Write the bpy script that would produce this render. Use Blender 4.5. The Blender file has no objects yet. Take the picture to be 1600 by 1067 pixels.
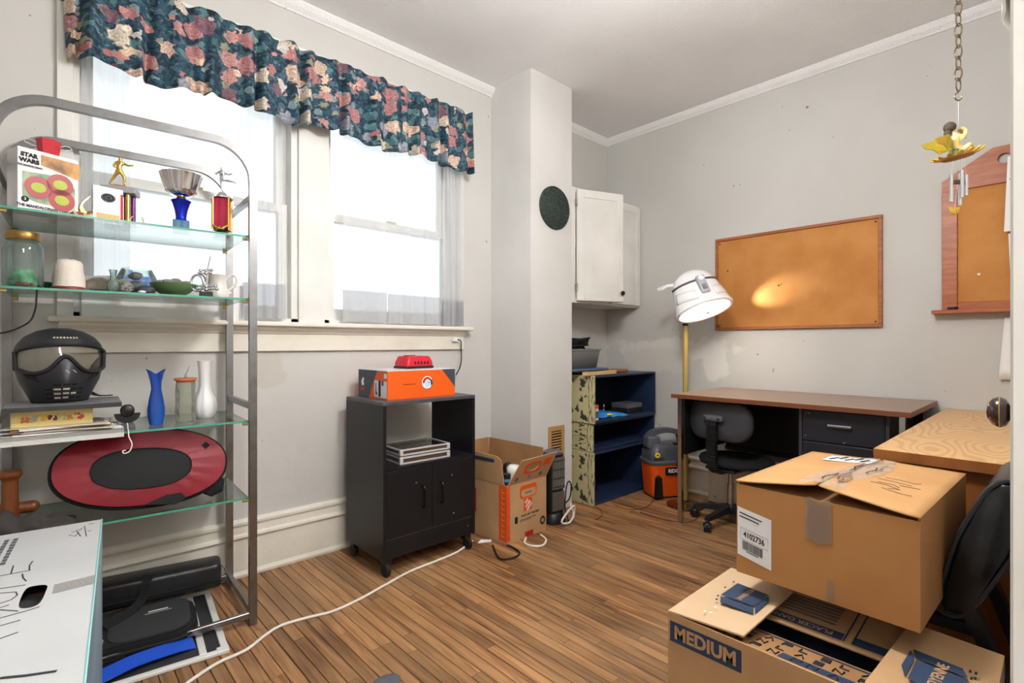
import bpy, bmesh, math, random
from mathutils import Vector, Matrix, Quaternion
random.seed(7)
R = math.radians
sc = bpy.context.scene
C = sc.collection
# ---------------------------------------------------------------- camera, world, light, exposure
FPX, YAW, HORIZON, CAMH = 800.0, R(47.1), 537.0, 1.05
cd = bpy.data.cameras.new('camera'); cd.lens = 18.0; cd.sensor_width = 36.0; cd.clip_start = 0.02
cd.shift_y = (HORIZON - 533.5) / 1600.0
cam = bpy.data.objects.new('camera', cd); C.objects.link(cam)
cam.location = (0, 0, CAMH); cam.rotation_euler = (R(90), 0, YAW - R(90)); sc.camera = cam
w = bpy.data.worlds.new('overcast_sky'); sc.world = w; w.use_nodes = True
wb = w.node_tree.nodes['Background']; wb.inputs[0].default_value = (0.97, 0.985, 1.0, 1); wb.inputs[1].default_value = 1.0
vs = sc.view_settings; vs.view_transform = 'Standard'; vs.look = 'None'; vs.gamma = 1; vs.use_curve_mapping = False
vs.exposure = 0.68
ROOM_FILL = 64.0
HALL_FILL = 72.0
FLOOR_LAMP = 5.0
try:
    sc.cycles.max_bounces = 10; sc.cycles.diffuse_bounces = 6; sc.cycles.transparent_max_bounces = 24
    sc.cycles.caustics_reflective = False; sc.cycles.caustics_refractive = False; sc.cycles.sample_clamp_indirect = 6
except Exception: pass

def view_dir(px, py):
    a = (px - 800) / FPX; b = -(py - HORIZON) / FPX
    return Vector((math.cos(YAW) + a * math.sin(YAW), math.sin(YAW) - a * math.cos(YAW), b))
def at(px, py, x=None, y=None, z=None, Z=None):
    d = view_dir(px, py)
    t = Z if Z is not None else x / d.x if x is not None else y / d.y if y is not None else (z - CAMH) / d.z
    return Vector((d.x * t, d.y * t, CAMH + d.z * t))

# ---------------------------------------------------------------- mesh builder
class MB:
    def __init__(s): s.v = []; s.f = []
    def add(s, vs_, fs, M=None):
        o = len(s.v)
        for p in vs_:
            p = Vector(p); s.v.append(M @ p if M is not None else p)
        s.f += [tuple(i + o for i in f) for f in fs]
        return s
    def box(s, x0, x1, y0, y1, z0, z1, M=None):
        v = [(x, y, z) for z in (z0, z1) for y in (y0, y1) for x in (x0, x1)]
        return s.add(v, [(0, 2, 3, 1), (4, 5, 7, 6), (0, 1, 5, 4), (2, 6, 7, 3), (0, 4, 6, 2), (1, 3, 7, 5)], M)
    def bbox(s, x0, x1, y0, y1, z0, z1, b=0.004, seg=2, M=None):
        bm = bmesh.new(); bmesh.ops.create_cube(bm, size=1)
        for v in bm.verts:
            v.co = Vector(((x0 + x1) / 2 + v.co.x * (x1 - x0), (y0 + y1) / 2 + v.co.y * (y1 - y0), (z0 + z1) / 2 + v.co.z * (z1 - z0)))
        bmesh.ops.bevel(bm, geom=bm.edges[:], offset=b, segments=seg, profile=0.5, affect='EDGES')
        bm.verts.index_update()
        s.add([v.co.copy() for v in bm.verts], [tuple(v.index for v in f.verts) for f in bm.faces], M); bm.free(); return s
    def prism(s, poly, h0, h1, M=None):           # polygon in local xy, extruded along z
        n = len(poly)
        v = [(p[0], p[1], h0) for p in poly] + [(p[0], p[1], h1) for p in poly]
        f = [tuple(range(n - 1, -1, -1)), tuple(range(n, 2 * n))] + [(i, (i + 1) % n, n + (i + 1) % n, n + i) for i in range(n)]
        return s.add(v, f, M)
    def flat(s, poly, M=None):
        return s.add([(p[0], p[1], 0) for p in poly], [tuple(range(len(poly)))], M)
    def quadstrip(s, rows, close=False, M=None):   # rows of equal-length point lists
        m = len(rows[0]); v = [p for r_ in rows for p in r_]; f = []
        for i in range(len(rows) - 1):
            for j in range(m if close else m - 1):
                k = (j + 1) % m
                f.append((i * m + j, i * m + k, (i + 1) * m + k, (i + 1) * m + j))
        return s.add(v, f, M)
    def loft(s, rings, caps=True, M=None):
        s.quadstrip(rings, True, M); m = len(rings[0]); o = len(s.v) - m * len(rings)
        if caps:
            s.f.append(tuple(o + j for j in range(m - 1, -1, -1)))
            s.f.append(tuple(o + (len(rings) - 1) * m + j for j in range(m)))
        return s
    def lathe(s, prof, n=24, M=None, caps=True, sx=1, sy=1):
        return s.loft([[(max(r_, 1e-5) * math.cos(2 * math.pi * k / n) * sx, max(r_, 1e-5) * math.sin(2 * math.pi * k / n) * sy, z) for k in range(n)] for r_, z in prof], caps, M)
    def cyl(s, p0, p1, r0, r1=None, n=14):
        return s.tube([p0, p1], [r0, r0 if r1 is None else r1], n)
    def tube(s, pts, r_, n=8, closed=False, M=None, flat=1.0):
        pts = [Vector(p) for p in pts]; m = len(pts)
        rs = r_ if isinstance(r_, (list, tuple)) else [r_] * m
        rings = []; up = None
        for i in range(m):
            a = pts[(i - 1) % m] if (i or closed) else pts[i]; b = pts[(i + 1) % m] if (i < m - 1 or closed) else pts[i]
            t = (b - a).normalized()
            if up is None:
                up = t.orthogonal().normalized() if abs(t.z) > .9 else (Vector((0, 0, 1)) - t * t.z).normalized()
            else:
                up = up - t * up.dot(t)
                up = up.normalized() if up.length > 1e-6 else t.orthogonal().normalized()
            sd = t.cross(up)
            rings.append([pts[i] + (up * math.cos(2 * math.pi * k / n) * flat + sd * math.sin(2 * math.pi * k / n)) * rs[i] for k in range(n)])
        if closed: return s.quadstrip(rings + [rings[0]], True, M)
        return s.loft(rings, True, M)
    def sqtube(s, pts, w_, d_, nrm=(0, 1, 0), M=None):     # rectangular bar along pts, d_ along nrm
        pts = [Vector(p) for p in pts]; nrm = Vector(nrm); rings = []
        for i, p in enumerate(pts):
            t = (pts[min(i + 1, len(pts) - 1)] - pts[max(i - 1, 0)]).normalized(); sd = t.cross(nrm).normalized()
            rings.append([p + sd * a * w_ / 2 + nrm * b * d_ / 2 for a, b in ((-1, -1), (1, -1), (1, 1), (-1, 1))])
        return s.loft(rings, True, M)
    def ball(s, c, r_, n=14, m=8, sz=1.0, sx=1.0, sy=1.0):
        c = Vector(c)
        return s.loft([[c + Vector((r_ * math.sin(a) * math.cos(2 * math.pi * k / n) * sx, r_ * math.sin(a) * math.sin(2 * math.pi * k / n) * sy, -r_ * math.cos(a) * sz)) for k in range(n)]
                       for a in [max(1e-3, min(math.pi - 1e-3, math.pi * i / m)) for i in range(m + 1)]], True)
    def sheet(s, fn, nu, nv, M=None):              # fn(u, v) with u, v in 0..1
        return s.quadstrip([[fn(i / nu, j / nv) for i in range(nu + 1)] for j in range(nv + 1)], False, M)

def obj(name, mb, m, parent=None, loc=None, rot=None, smooth=False, solid=0, kind=None, lab=None):
    me = bpy.data.meshes.new(name)
    me.from_pydata([tuple(v) for v in mb.v], [], mb.f); me.update()
    bm = bmesh.new(); bm.from_mesh(me); bmesh.ops.recalc_face_normals(bm, faces=bm.faces[:]); bm.to_mesh(me); bm.free()
    if m: me.materials.append(m)
    if smooth:
        me.polygons.foreach_set('use_smooth', [True] * len(me.polygons))
        try: me.set_sharp_from_angle(angle=R(smooth if smooth is not True else 40))
        except Exception: pass
    o = bpy.data.objects.new(name, me); C.objects.link(o)
    if parent: o.parent = parent
    if loc is not None: o.location = loc
    if rot is not None: o.rotation_euler = rot
    if solid:
        md = o.modifiers.new('thickness', 'SOLIDIFY'); md.thickness = solid; md.offset = 0
    if kind: o['kind'] = kind
    if lab: o['label'] = lab
    return o
def tag(o, label, cat, group=None, kind=None):
    o['label'] = label; o['category'] = cat
    if group: o['group'] = group
    if kind: o['kind'] = kind
    return o
def thing(name, label, cat, loc=(0, 0, 0), rz=0, group=None, rot=None):
    o = bpy.data.objects.new(name, None); C.objects.link(o); o.empty_display_size = .05
    o.location = loc; o.rotation_euler = rot if rot else (0, 0, rz)
    return tag(o, label, cat, group)
def struct(name, mb, m, label, smooth=False):
    o = obj(name, mb, m, smooth=smooth); o['kind'] = 'structure'; o['label'] = label; return o
def frame(o, xd, yd):
    xd = Vector(xd).normalized(); yd = Vector(yd); yd = (yd - xd * yd.dot(xd)).normalized(); zd = xd.cross(yd)
    return Matrix(((xd.x, yd.x, zd.x, o[0]), (xd.y, yd.y, zd.y, o[1]), (xd.z, yd.z, zd.z, o[2]), (0, 0, 0, 1)))
def text(name, s_, size, m, parent, M, bold=0.0, sx=1.0, align='CENTER'):
    cu = bpy.data.curves.new('t', 'FONT'); cu.body = s_; cu.size = size; cu.align_x = align; cu.align_y = 'CENTER'; cu.offset = bold; cu.resolution_u = 3
    t = bpy.data.objects.new('t', cu); C.objects.link(t)
    me = bpy.data.meshes.new_from_object(t.evaluated_get(bpy.context.evaluated_depsgraph_get()))
    bpy.data.objects.remove(t); bpy.data.curves.remove(cu)
    for v in me.vertices: v.co = M @ Vector((v.co.x * sx, v.co.y, 0))
    me.name = name; me.materials.clear(); me.materials.append(m)
    o = bpy.data.objects.new(name, me); C.objects.link(o)
    if parent: o.parent = parent
    return o
def skin(name, joints, edges, m, parent=None, sub=2, root=0):
    me = bpy.data.meshes.new(name); me.from_pydata([j[:3] for j in joints], edges, []); me.update()
    o = bpy.data.objects.new(name, me); C.objects.link(o)
    me.materials.append(m)
    md = o.modifiers.new('skin', 'SKIN'); md.use_smooth_shade = True
    for i, j in enumerate(joints):
        sv = me.skin_vertices[0].data[i]; sv.radius = (j[3], j[3]); sv.use_root = (i == root)
    s2 = o.modifiers.new('sub', 'SUBSURF'); s2.levels = sub; s2.render_levels = sub
    if parent: o.parent = parent
    return o
def circle(n, r_, cx=0, cy=0, sx=1, sy=1, a0=0):
    return [(cx + r_ * sx * math.cos(a0 + 2 * math.pi * k / n), cy + r_ * sy * math.sin(a0 + 2 * math.pi * k / n)) for k in range(n)]
def rrect(x0, x1, y0, y1, r_, n=5):
    P = []
    for cx, cy, a in ((x1 - r_, y1 - r_, 0), (x0 + r_, y1 - r_, 90), (x0 + r_, y0 + r_, 180), (x1 - r_, y0 + r_, 270)):
        P += [(cx + r_ * math.cos(R(a + 90 * k / n)), cy + r_ * math.sin(R(a + 90 * k / n))) for k in range(n + 1)]
    return P
def smoothpath(pts, k=6, closed=False):
    pts = [Vector(p) for p in pts]; out = []; n = len(pts)
    for i in range(n if closed else n - 1):
        g = (lambda j: pts[j % n]) if closed else (lambda j: pts[max(0, min(n - 1, j))])
        p0, p1, p2, p3 = g(i - 1), g(i), g(i + 1), g(i + 2)
        for q in range(k):
            t = q / k
            out.append(.5 * ((2 * p1) + (p2 - p0) * t + (2 * p0 - 5 * p1 + 4 * p2 - p3) * t * t + (3 * p1 - p0 - 3 * p2 + p3) * t ** 3))
    if not closed: out.append(pts[-1])
    return out

def ringpanel(inner, outer, c_):       # matching point rings between a hole outline and a panel outline, seen from c_
    def hit(dx, dy, P_):
        best = 9e9
        for i in range(len(P_)):
            (ax, ay), (bx2, by2) = P_[i][:2], P_[(i + 1) % len(P_)][:2]; ex, ey = bx2 - ax, by2 - ay; den = dx * ey - dy * ex
            if abs(den) < 1e-12: continue
            t = ((ax - c_[0]) * ey - (ay - c_[1]) * ex) / den; u = ((ax - c_[0]) * dy - (ay - c_[1]) * dx) / den
            if t > 0 and -1e-6 <= u <= 1 + 1e-6: best = min(best, t)
        return best
    angs = sorted(math.atan2(q[1] - c_[1], q[0] - c_[0]) for q in list(inner) + list(outer)); a_, b_ = [], []
    for a in angs:
        dx, dy = math.cos(a), math.sin(a); ti, to = hit(dx, dy, inner), hit(dx, dy, outer)
        a_.append((c_[0] + dx * ti, c_[1] + dy * ti)); b_.append((c_[0] + dx * to, c_[1] + dy * to))
    return a_, b_

# ---------------------------------------------------------------- materials
def srgb(r_, g, b): return tuple(((c / 255) / 12.92 if c <= 10 else (((c / 255) + .055) / 1.055) ** 2.4) for c in (r_, g, b)) + (1,)
def mat(name, col, rough=.5, metal=0.0, col2=None, vscale=8, vstretch=(1, 1, 1), vlo=.35, vhi=.65, detail=4, bump=0, bscale=60, bstretch=(1, 1, 1), spec=.5, trans=0, ior=1.45, emis=0, alpha=1, coat=0, sheen=0, rnd=0, coords='Object'):
    m = bpy.data.materials.new(name); m.use_nodes = True; nt = m.node_tree; N = nt.nodes; L = nt.links; b = N['Principled BSDF']
    col = srgb(*col); b.inputs['Base Color'].default_value = col; b.inputs['Roughness'].default_value = rough; b.inputs['Metallic'].default_value = metal
    b.inputs['Specular IOR Level'].default_value = spec; b.inputs['Transmission Weight'].default_value = trans; b.inputs['IOR'].default_value = ior; b.inputs['Alpha'].default_value = alpha
    b.inputs['Coat Weight'].default_value = coat; b.inputs['Sheen Weight'].default_value = sheen
    if emis: b.inputs['Emission Color'].default_value = col; b.inputs['Emission Strength'].default_value = emis
    tc = None
    def coord(st):
        nonlocal tc
        tc = tc or N.new('ShaderNodeTexCoord')
        mp = N.new('ShaderNodeMapping'); mp.inputs['Scale'].default_value = st; L.new(tc.outputs[coords], mp.inputs[0]); return mp.outputs[0]
    last = None
    if col2:
        nz = N.new('ShaderNodeTexNoise'); nz.inputs['Scale'].default_value = vscale; nz.inputs['Detail'].default_value = detail; L.new(coord(vstretch), nz.inputs['Vector'])
        rp = N.new('ShaderNodeValToRGB'); rp.color_ramp.elements[0].position = vlo; rp.color_ramp.elements[1].position = vhi
        rp.color_ramp.elements[0].color = col; rp.color_ramp.elements[1].color = srgb(*col2); L.new(nz.outputs['Fac'], rp.inputs[0]); last = rp.outputs[0]
    if rnd:
        oi = N.new('ShaderNodeObjectInfo'); hs = N.new('ShaderNodeHueSaturation'); ma = N.new('ShaderNodeMapRange')
        ma.inputs['To Min'].default_value = 1 - rnd; ma.inputs['To Max'].default_value = 1 + rnd
        L.new(oi.outputs['Random'], ma.inputs[0]); L.new(ma.outputs[0], hs.inputs['Value'])
        if last: L.new(last, hs.inputs['Color'])
        else: hs.inputs['Color'].default_value = col
        last = hs.outputs[0]
    if last: L.new(last, b.inputs['Base Color'])
    if bump:
        nz = N.new('ShaderNodeTexNoise'); nz.inputs['Scale'].default_value = bscale; nz.inputs['Detail'].default_value = 3; L.new(coord(bstretch), nz.inputs['Vector'])
        bp = N.new('ShaderNodeBump'); bp.inputs['Strength'].default_value = bump; bp.inputs['Distance'].default_value = .01; L.new(nz.outputs['Fac'], bp.inputs['Height']); L.new(bp.outputs[0], b.inputs['Normal'])
    return m
def thin_glass(name, tint=(255, 255, 255), gloss=.12, rough=.02, opacity=0.0, body=(230, 240, 240), tl_=.5):
    m = bpy.data.materials.new(name); m.use_nodes = True; nt = m.node_tree; N = nt.nodes; L = nt.links; N.clear()
    out = N.new('ShaderNodeOutputMaterial'); tr = N.new('ShaderNodeBsdfTransparent'); tr.inputs[0].default_value = srgb(*tint)
    gl = N.new('ShaderNodeBsdfGlossy'); gl.inputs['Roughness'].default_value = rough; gl.inputs[0].default_value = (1, 1, 1, 1)
    lw = N.new('ShaderNodeFresnel'); lw.inputs['IOR'].default_value = 1.45
    mr = N.new('ShaderNodeMapRange'); mr.inputs['To Min'].default_value = 0; mr.inputs['To Max'].default_value = min(1, gloss * 8); L.new(lw.outputs[0], mr.inputs[0])
    mx = N.new('ShaderNodeMixShader'); L.new(mr.outputs[0], mx.inputs[0]); L.new(tr.outputs[0], mx.inputs[1]); L.new(gl.outputs[0], mx.inputs[2]); last = mx
    if opacity:
        df = N.new('ShaderNodeBsdfDiffuse'); df.inputs[0].default_value = srgb(*body); tl = N.new('ShaderNodeBsdfTranslucent'); tl.inputs[0].default_value = srgb(*body)
        m1 = N.new('ShaderNodeMixShader'); m1.inputs[0].default_value = tl_; L.new(df.outputs[0], m1.inputs[1]); L.new(tl.outputs[0], m1.inputs[2])
        m2 = N.new('ShaderNodeMixShader'); m2.inputs[0].default_value = opacity; L.new(last.outputs[0], m2.inputs[1]); L.new(m1.outputs[0], m2.inputs[2]); last = m2
    L.new(last.outputs[0], out.inputs[0]); return m

m_wallA = mat('painted_plaster', (213, 211, 206), .75, col2=(198, 196, 190), vscale=1.6, vlo=.4, vhi=.75, bump=.12, bscale=30)
m_ceil = mat('stippled_ceiling', (230, 231, 232), .9, col2=(216, 217, 218), vscale=1.3, vlo=.45, vhi=.8, bump=.55, bscale=140)
m_trim = mat('cream_paint', (226, 222, 211), .45, col2=(208, 203, 190), vscale=5, vlo=.45, vhi=.8, bump=.05)
m_white = mat('white_gloss_paint', (226, 226, 223), .4, col2=(214, 214, 210), vscale=4)
m_black = mat('black_laminate', (16, 17, 20), .42, col2=(21, 22, 26), vscale=20)
m_blackp = mat('black_plastic', (24, 24, 27), .42)
m_rubber = mat('black_rubber', (18, 18, 19), .7)
m_fabric = mat('black_fabric', (22, 23, 26), .9, bump=.3, bscale=400)
m_vinyl = mat('black_vinyl', (22, 24, 27), .32, col2=(36, 39, 43), vscale=12, bump=.12, bscale=40)
m_chrome = mat('brushed_chrome', (196, 196, 198), .22, 1.0)
m_chrome2 = mat('aged_chrome', (138, 138, 140), .3, 1.0, col2=(118, 110, 104), vscale=14, vlo=.5, vhi=.8)
m_silver = mat('silver', (215, 215, 218), .15, 1.0)
m_gold = mat('gold_plating', (214, 178, 96), .25, 1.0)
m_brass = mat('brass', (190, 165, 95), .35, .85)
m_card = mat('corrugated_cardboard', (188, 152, 112), .8, col2=(178, 141, 101), vscale=6, bump=.06, bscale=20, bstretch=(1, 12, 1))
m_card2 = mat('brown_cardboard', (178, 128, 76), .75, col2=(168, 118, 68), vscale=5, bump=.05, bscale=20)
m_cardin = mat('cardboard_inside', (165, 124, 82), .85, col2=(152, 112, 72), vscale=7)
m_cardw = mat('white_cardboard', (196, 199, 201), .6, col2=(188, 191, 193), vscale=4)
m_paper = mat('white_paper', (232, 232, 230), .8)
m_label = mat('label_paper', (222, 225, 229), .6)
m_ink = mat('black_ink', (28, 28, 32), .7)
m_pen = mat('marker_ink', (45, 45, 52), .7)
m_navy = mat('navy_print', (42, 60, 88), .7)
m_orange = mat('orange_print', (222, 84, 24), .55)
m_redp = mat('red_print', (190, 32, 30), .6)
m_tape = thin_glass('clear_tape', (255, 254, 252), .22, .2, .12, (250, 248, 244), 0.0)
m_glass = thin_glass('clear_glass', (244, 250, 248), .10)
m_pane = thin_glass('window_pane', (245, 249, 250), .06)
m_gedge = mat('green_glass_edge', (70, 150, 128), .15, spec=.8)
m_jar = thin_glass('jar_glass', (225, 238, 236), .22, .03, .10, (225, 238, 236))
m_cork = mat('cork', (196, 138, 76), .85, col2=(182, 120, 60), vscale=5, detail=8, bump=.15, bscale=300)
m_oakf = mat('cork_frame_wood', (168, 104, 60), .5, col2=(146, 84, 44), vscale=5, vstretch=(1, 1, 14))
m_pine = mat('reddish_pine', (172, 98, 56), .4, col2=(148, 78, 40), vscale=4, vstretch=(2, 2, 14), detail=3)
m_walnut = mat('walnut_laminate', (150, 120, 100), .28, col2=(128, 99, 82), vscale=6, vstretch=(14, 1.2, 1), detail=5)
m_walnute = mat('walnut_edge', (112, 66, 42), .4)
m_yellowp = mat('chipped_yellow_paint', (192, 184, 140), .6, col2=(56, 60, 60), vscale=6, vstretch=(1, 1, 1), vlo=.555, vhi=.575, detail=11, bump=.15, bscale=14, coords='Generated')
m_navyp = mat('navy_painted_wood', (30, 44, 72), .4, col2=(44, 62, 94), vscale=6, vlo=.45, vhi=.8)
m_red = mat('red_nylon', (136, 18, 36), .5, col2=(118, 14, 30), vscale=4, bump=.25, bscale=9)
m_redpl = mat('red_plastic', (196, 26, 48), .35)
m_bluev = mat('cobalt_glass', (16, 60, 190), .05, trans=.55, coat=.5, col2=(40, 120, 230), vscale=10, vstretch=(1, 1, .2))
m_milk = mat('milk_glass', (228, 230, 232), .15, coat=.4)
m_ceramic = mat('white_ceramic', (226, 223, 216), .3)
m_stone = mat('dark_stone', (66, 70, 72), .6, col2=(100, 104, 104), vscale=30, bump=.3, bscale=50)
m_stone2 = mat('grey_stone', (138, 138, 134), .7, col2=(110, 110, 108), vscale=30)
m_green = mat('green_glaze', (74, 108, 66), .35, col2=(92, 124, 80), vscale=12)
m_wood = mat('turned_wood', (126, 70, 34), .4, col2=(98, 50, 24), vscale=8, vstretch=(6, 6, 1))
m_greyp = mat('grey_plastic', (86, 90, 98), .42)
m_cream = mat('cream_enamel', (218, 210, 194), .4, col2=(204, 196, 178), vscale=5)
m_vac = mat('orange_plastic', (226, 88, 26), .35)
m_yellow = mat('yellow_sticker', (236, 210, 40), .5)
m_bluecloth = mat('blue_nylon', (22, 74, 190), .45)
m_greymesh = mat('dark_mesh', (44, 46, 50), .8)
m_cable = mat('white_cable', (222, 218, 210), .5)
# ---------------------------------------------------------------- structure
YA, XB, ZC = 2.53, 3.40, 2.70
def dirt_wall(name, patch, c1=(199, 199, 196), c2=(189, 188, 184)):
    m = mat(name, c1, .78, col2=c2, vscale=1.2, vlo=.35, vhi=.7, bump=.16, bscale=16)
    nt = m.node_tree; N = nt.nodes; L = nt.links; b = N['Principled BSDF']; src = b.inputs['Base Color'].links[0].from_socket
    tc = N.new('ShaderNodeTexCoord'); nz = N.new('ShaderNodeTexNoise'); nz.inputs['Scale'].default_value = 26; nz.inputs['Detail'].default_value = 2
    L.new(tc.outputs['Object'], nz.inputs['Vector'])
    rp = N.new('ShaderNodeValToRGB'); rp.color_ramp.elements[0].position = .76; rp.color_ramp.elements[1].position = .79
    rp.color_ramp.elements[0].color = (0, 0, 0, 1); rp.color_ramp.elements[1].color = (1, 1, 1, 1); L.new(nz.outputs['Fac'], rp.inputs[0])
    mx = N.new('ShaderNodeMix'); mx.data_type = 'RGBA'; mx.inputs['B'].default_value = srgb(120, 116, 110); L.new(rp.outputs[0], mx.inputs['Factor']); L.new(src, mx.inputs['A'])
    last = mx.outputs['Result']
    for (cx, cy, cz, sx, sy, sz, col) in patch:          # repaired plaster patches with ragged outlines
        mp = N.new('ShaderNodeVectorMath'); mp.operation = 'SUBTRACT'; mp.inputs[1].default_value = (cx, cy, cz); L.new(tc.outputs['Object'], mp.inputs[0])
        dv = N.new('ShaderNodeVectorMath'); dv.operation = 'DIVIDE'; dv.inputs[1].default_value = (sx, sy, sz); L.new(mp.outputs[0], dv.inputs[0])
        ln = N.new('ShaderNodeVectorMath'); ln.operation = 'LENGTH'; L.new(dv.outputs[0], ln.inputs[0])
        n2 = N.new('ShaderNodeTexNoise'); n2.inputs['Scale'].default_value = 9; n2.inputs['Detail'].default_value = 5; L.new(tc.outputs['Object'], n2.inputs['Vector'])
        ad = N.new('ShaderNodeMath'); ad.operation = 'MULTIPLY_ADD'; ad.inputs[1].default_value = 1.6; L.new(n2.outputs['Fac'], ad.inputs[0]); L.new(ln.outputs['Value'], ad.inputs[2])
        r2 = N.new('ShaderNodeValToRGB'); r2.color_ramp.elements[0].position = .0; r2.color_ramp.elements[1].position = 1.0
        mr = N.new('ShaderNodeMapRange'); mr.inputs['From Min'].default_value = 1.75; mr.inputs['From Max'].default_value = 1.55; L.new(ad.outputs[0], mr.inputs[0])
        m3 = N.new('ShaderNodeMix'); m3.data_type = 'RGBA'; m3.inputs['B'].default_value = srgb(*col); L.new(mr.outputs[0], m3.inputs['Factor']); L.new(last, m3.inputs['A']); last = m3.outputs['Result']
    L.new(last, b.inputs['Base Color']); return m
m_wallB = dirt_wall('rough_plaster', [(3.4, 1.95, 1.02, 1, .55, .09, (214, 212, 207)), (3.4, 1.62, .93, 1, .10, .14, (216, 215, 211)), (3.4, 2.1, .92, 1, .3, .12, (206, 203, 196))])
m_wallA2 = dirt_wall('stained_plaster', [(.80, 2.53, .93, .10, 1, .10, (192, 189, 182))], (201, 200, 197), (192, 191, 187))
w_ = MB()
WX0, WX1, WZ0, WZ1 = .09, 1.89, 1.15, 2.32
w_.box(-.95, WX0, YA, YA + .16, 0, ZC); w_.box(WX1, XB + .1, YA, YA + .16, 0, ZC); w_.box(WX0, WX1, YA, YA + .16, 0, WZ0); w_.box(WX0, WX1, YA, YA + .16, WZ1, ZC)
struct('wall_window', w_, m_wallA2, 'off-white plaster wall holding the two curtained windows')
struct('wall_right', MB().box(XB, XB + .1, -.2, YA, 0, ZC), m_wallB, 'rough patched grey-white plaster wall behind the desks')
struct('wall_left', MB().box(-1.05, -.95, -1.5, YA + .16, 0, ZC), m_wallA, 'plain white wall beyond the chrome shelf unit')
struct('wall_door', MB().box(-.95, -.3, -.18, -.06, 0, ZC).box(.62, XB + .1, -.18, -.06, 0, ZC).box(-.3, .62, -.18, -.06, 2.08, ZC), m_wallA, 'white wall around the doorway')
struct('wall_hall', MB().box(-1.05, 1.6, -1.5, -1.4, 0, ZC).box(1.5, 1.6, -1.4, -.18, 0, ZC), m_wallA, 'white hallway walls behind the doorway')
def mildew(m):
    nt = m.node_tree; N = nt.nodes; L = nt.links; b = N['Principled BSDF']; src = b.inputs['Base Color'].links[0].from_socket; tc = N.new('ShaderNodeTexCoord'); r_ = []
    for s_, lo, hi in ((34, .72, .76), (3.2, .62, .70)):
        nz = N.new('ShaderNodeTexNoise'); nz.inputs['Scale'].default_value = s_; nz.inputs['Detail'].default_value = 2; L.new(tc.outputs['Object'], nz.inputs['Vector'])
        mr_ = N.new('ShaderNodeMapRange'); mr_.inputs['From Min'].default_value = lo; mr_.inputs['From Max'].default_value = hi; L.new(nz.outputs['Fac'], mr_.inputs[0]); r_.append(mr_.outputs[0])
    ml = N.new('ShaderNodeMath'); ml.operation = 'MULTIPLY_ADD'; ml.inputs[2].default_value = 0; L.new(r_[0], ml.inputs[0]); L.new(r_[1], ml.inputs[1])
    mx = N.new('ShaderNodeMix'); mx.data_type = 'RGBA'; mx.inputs['B'].default_value = srgb(96, 92, 86); L.new(ml.outputs[0], mx.inputs['Factor']); L.new(src, mx.inputs['A']); L.new(mx.outputs['Result'], b.inputs['Base Color'])
mildew(m_ceil)
struct('ceiling', MB().box(-1.05, XB + .1, -1.5, YA + .16, ZC, ZC + .08), m_ceil, 'white stippled ceiling with mildew specks')
struct('wall_chimney', MB().box(2.165, 2.54, 2.165, YA, 0, ZC), mat('chimney_paint', (213, 213, 212), .6, col2=(204, 204, 202), vscale=2, bump=.08, bscale=10), 'white boxed chimney breast beside the window')
# coves
def cove(name, p0, p1, nrm, lab):
    p0 = Vector(p0); p1 = Vector(p1); n = Vector(nrm)
    prof = [(0, 2.648), (.008, 2.648), (.012, 2.656), (.03, 2.67), (.042, 2.688), (.042, 2.699), (0, 2.699)]
    struct(name, MB().loft([[(p.x + n.x * a, p.y + n.y * a, z) for a, z in prof] for p in (p0, p1)]), m_ceil, lab)
cove('trim_1', (-.95, YA, 0), (2.165, YA, 0), (0, -1, 0), 'stippled cove moulding above the window wall')
cove('trim_2', (2.54, YA, 0), (XB, YA, 0), (0, -1, 0), 'stippled cove moulding in the alcove above the wall cabinet')
cove('trim_3', (XB, YA, 0), (XB, -.06, 0), (-1, 0, 0), 'stippled cove moulding along the top of the rough right wall')
bprof = [(0, 0), (.022, 0), (.024, .012), (.018, .024), (.016, .028), (.016, .165), (.020, .172), (.028, .180), (.026, .190), (.016, .196), (.015, .225), (.022, .236), (.022, .246), (.010, .256), (0, .258)]
def base(name, p0, p1, n, lab):
    p0 = Vector(p0); p1 = Vector(p1); n = Vector(n)
    struct(name, MB().loft([[(p.x + n.x * a, p.y + n.y * a, z) for a, z in bprof] for p in (p0, p1)]), m_trim, lab)
base('baseboard_window', (-.95, YA, 0), (2.165, YA, 0), (0, -1, 0), 'tall moulded cream baseboard under the window')
base('baseboard_right', (XB, YA, 0), (XB, -.06, 0), (-1, 0, 0), 'moulded cream baseboard along the right wall')
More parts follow.
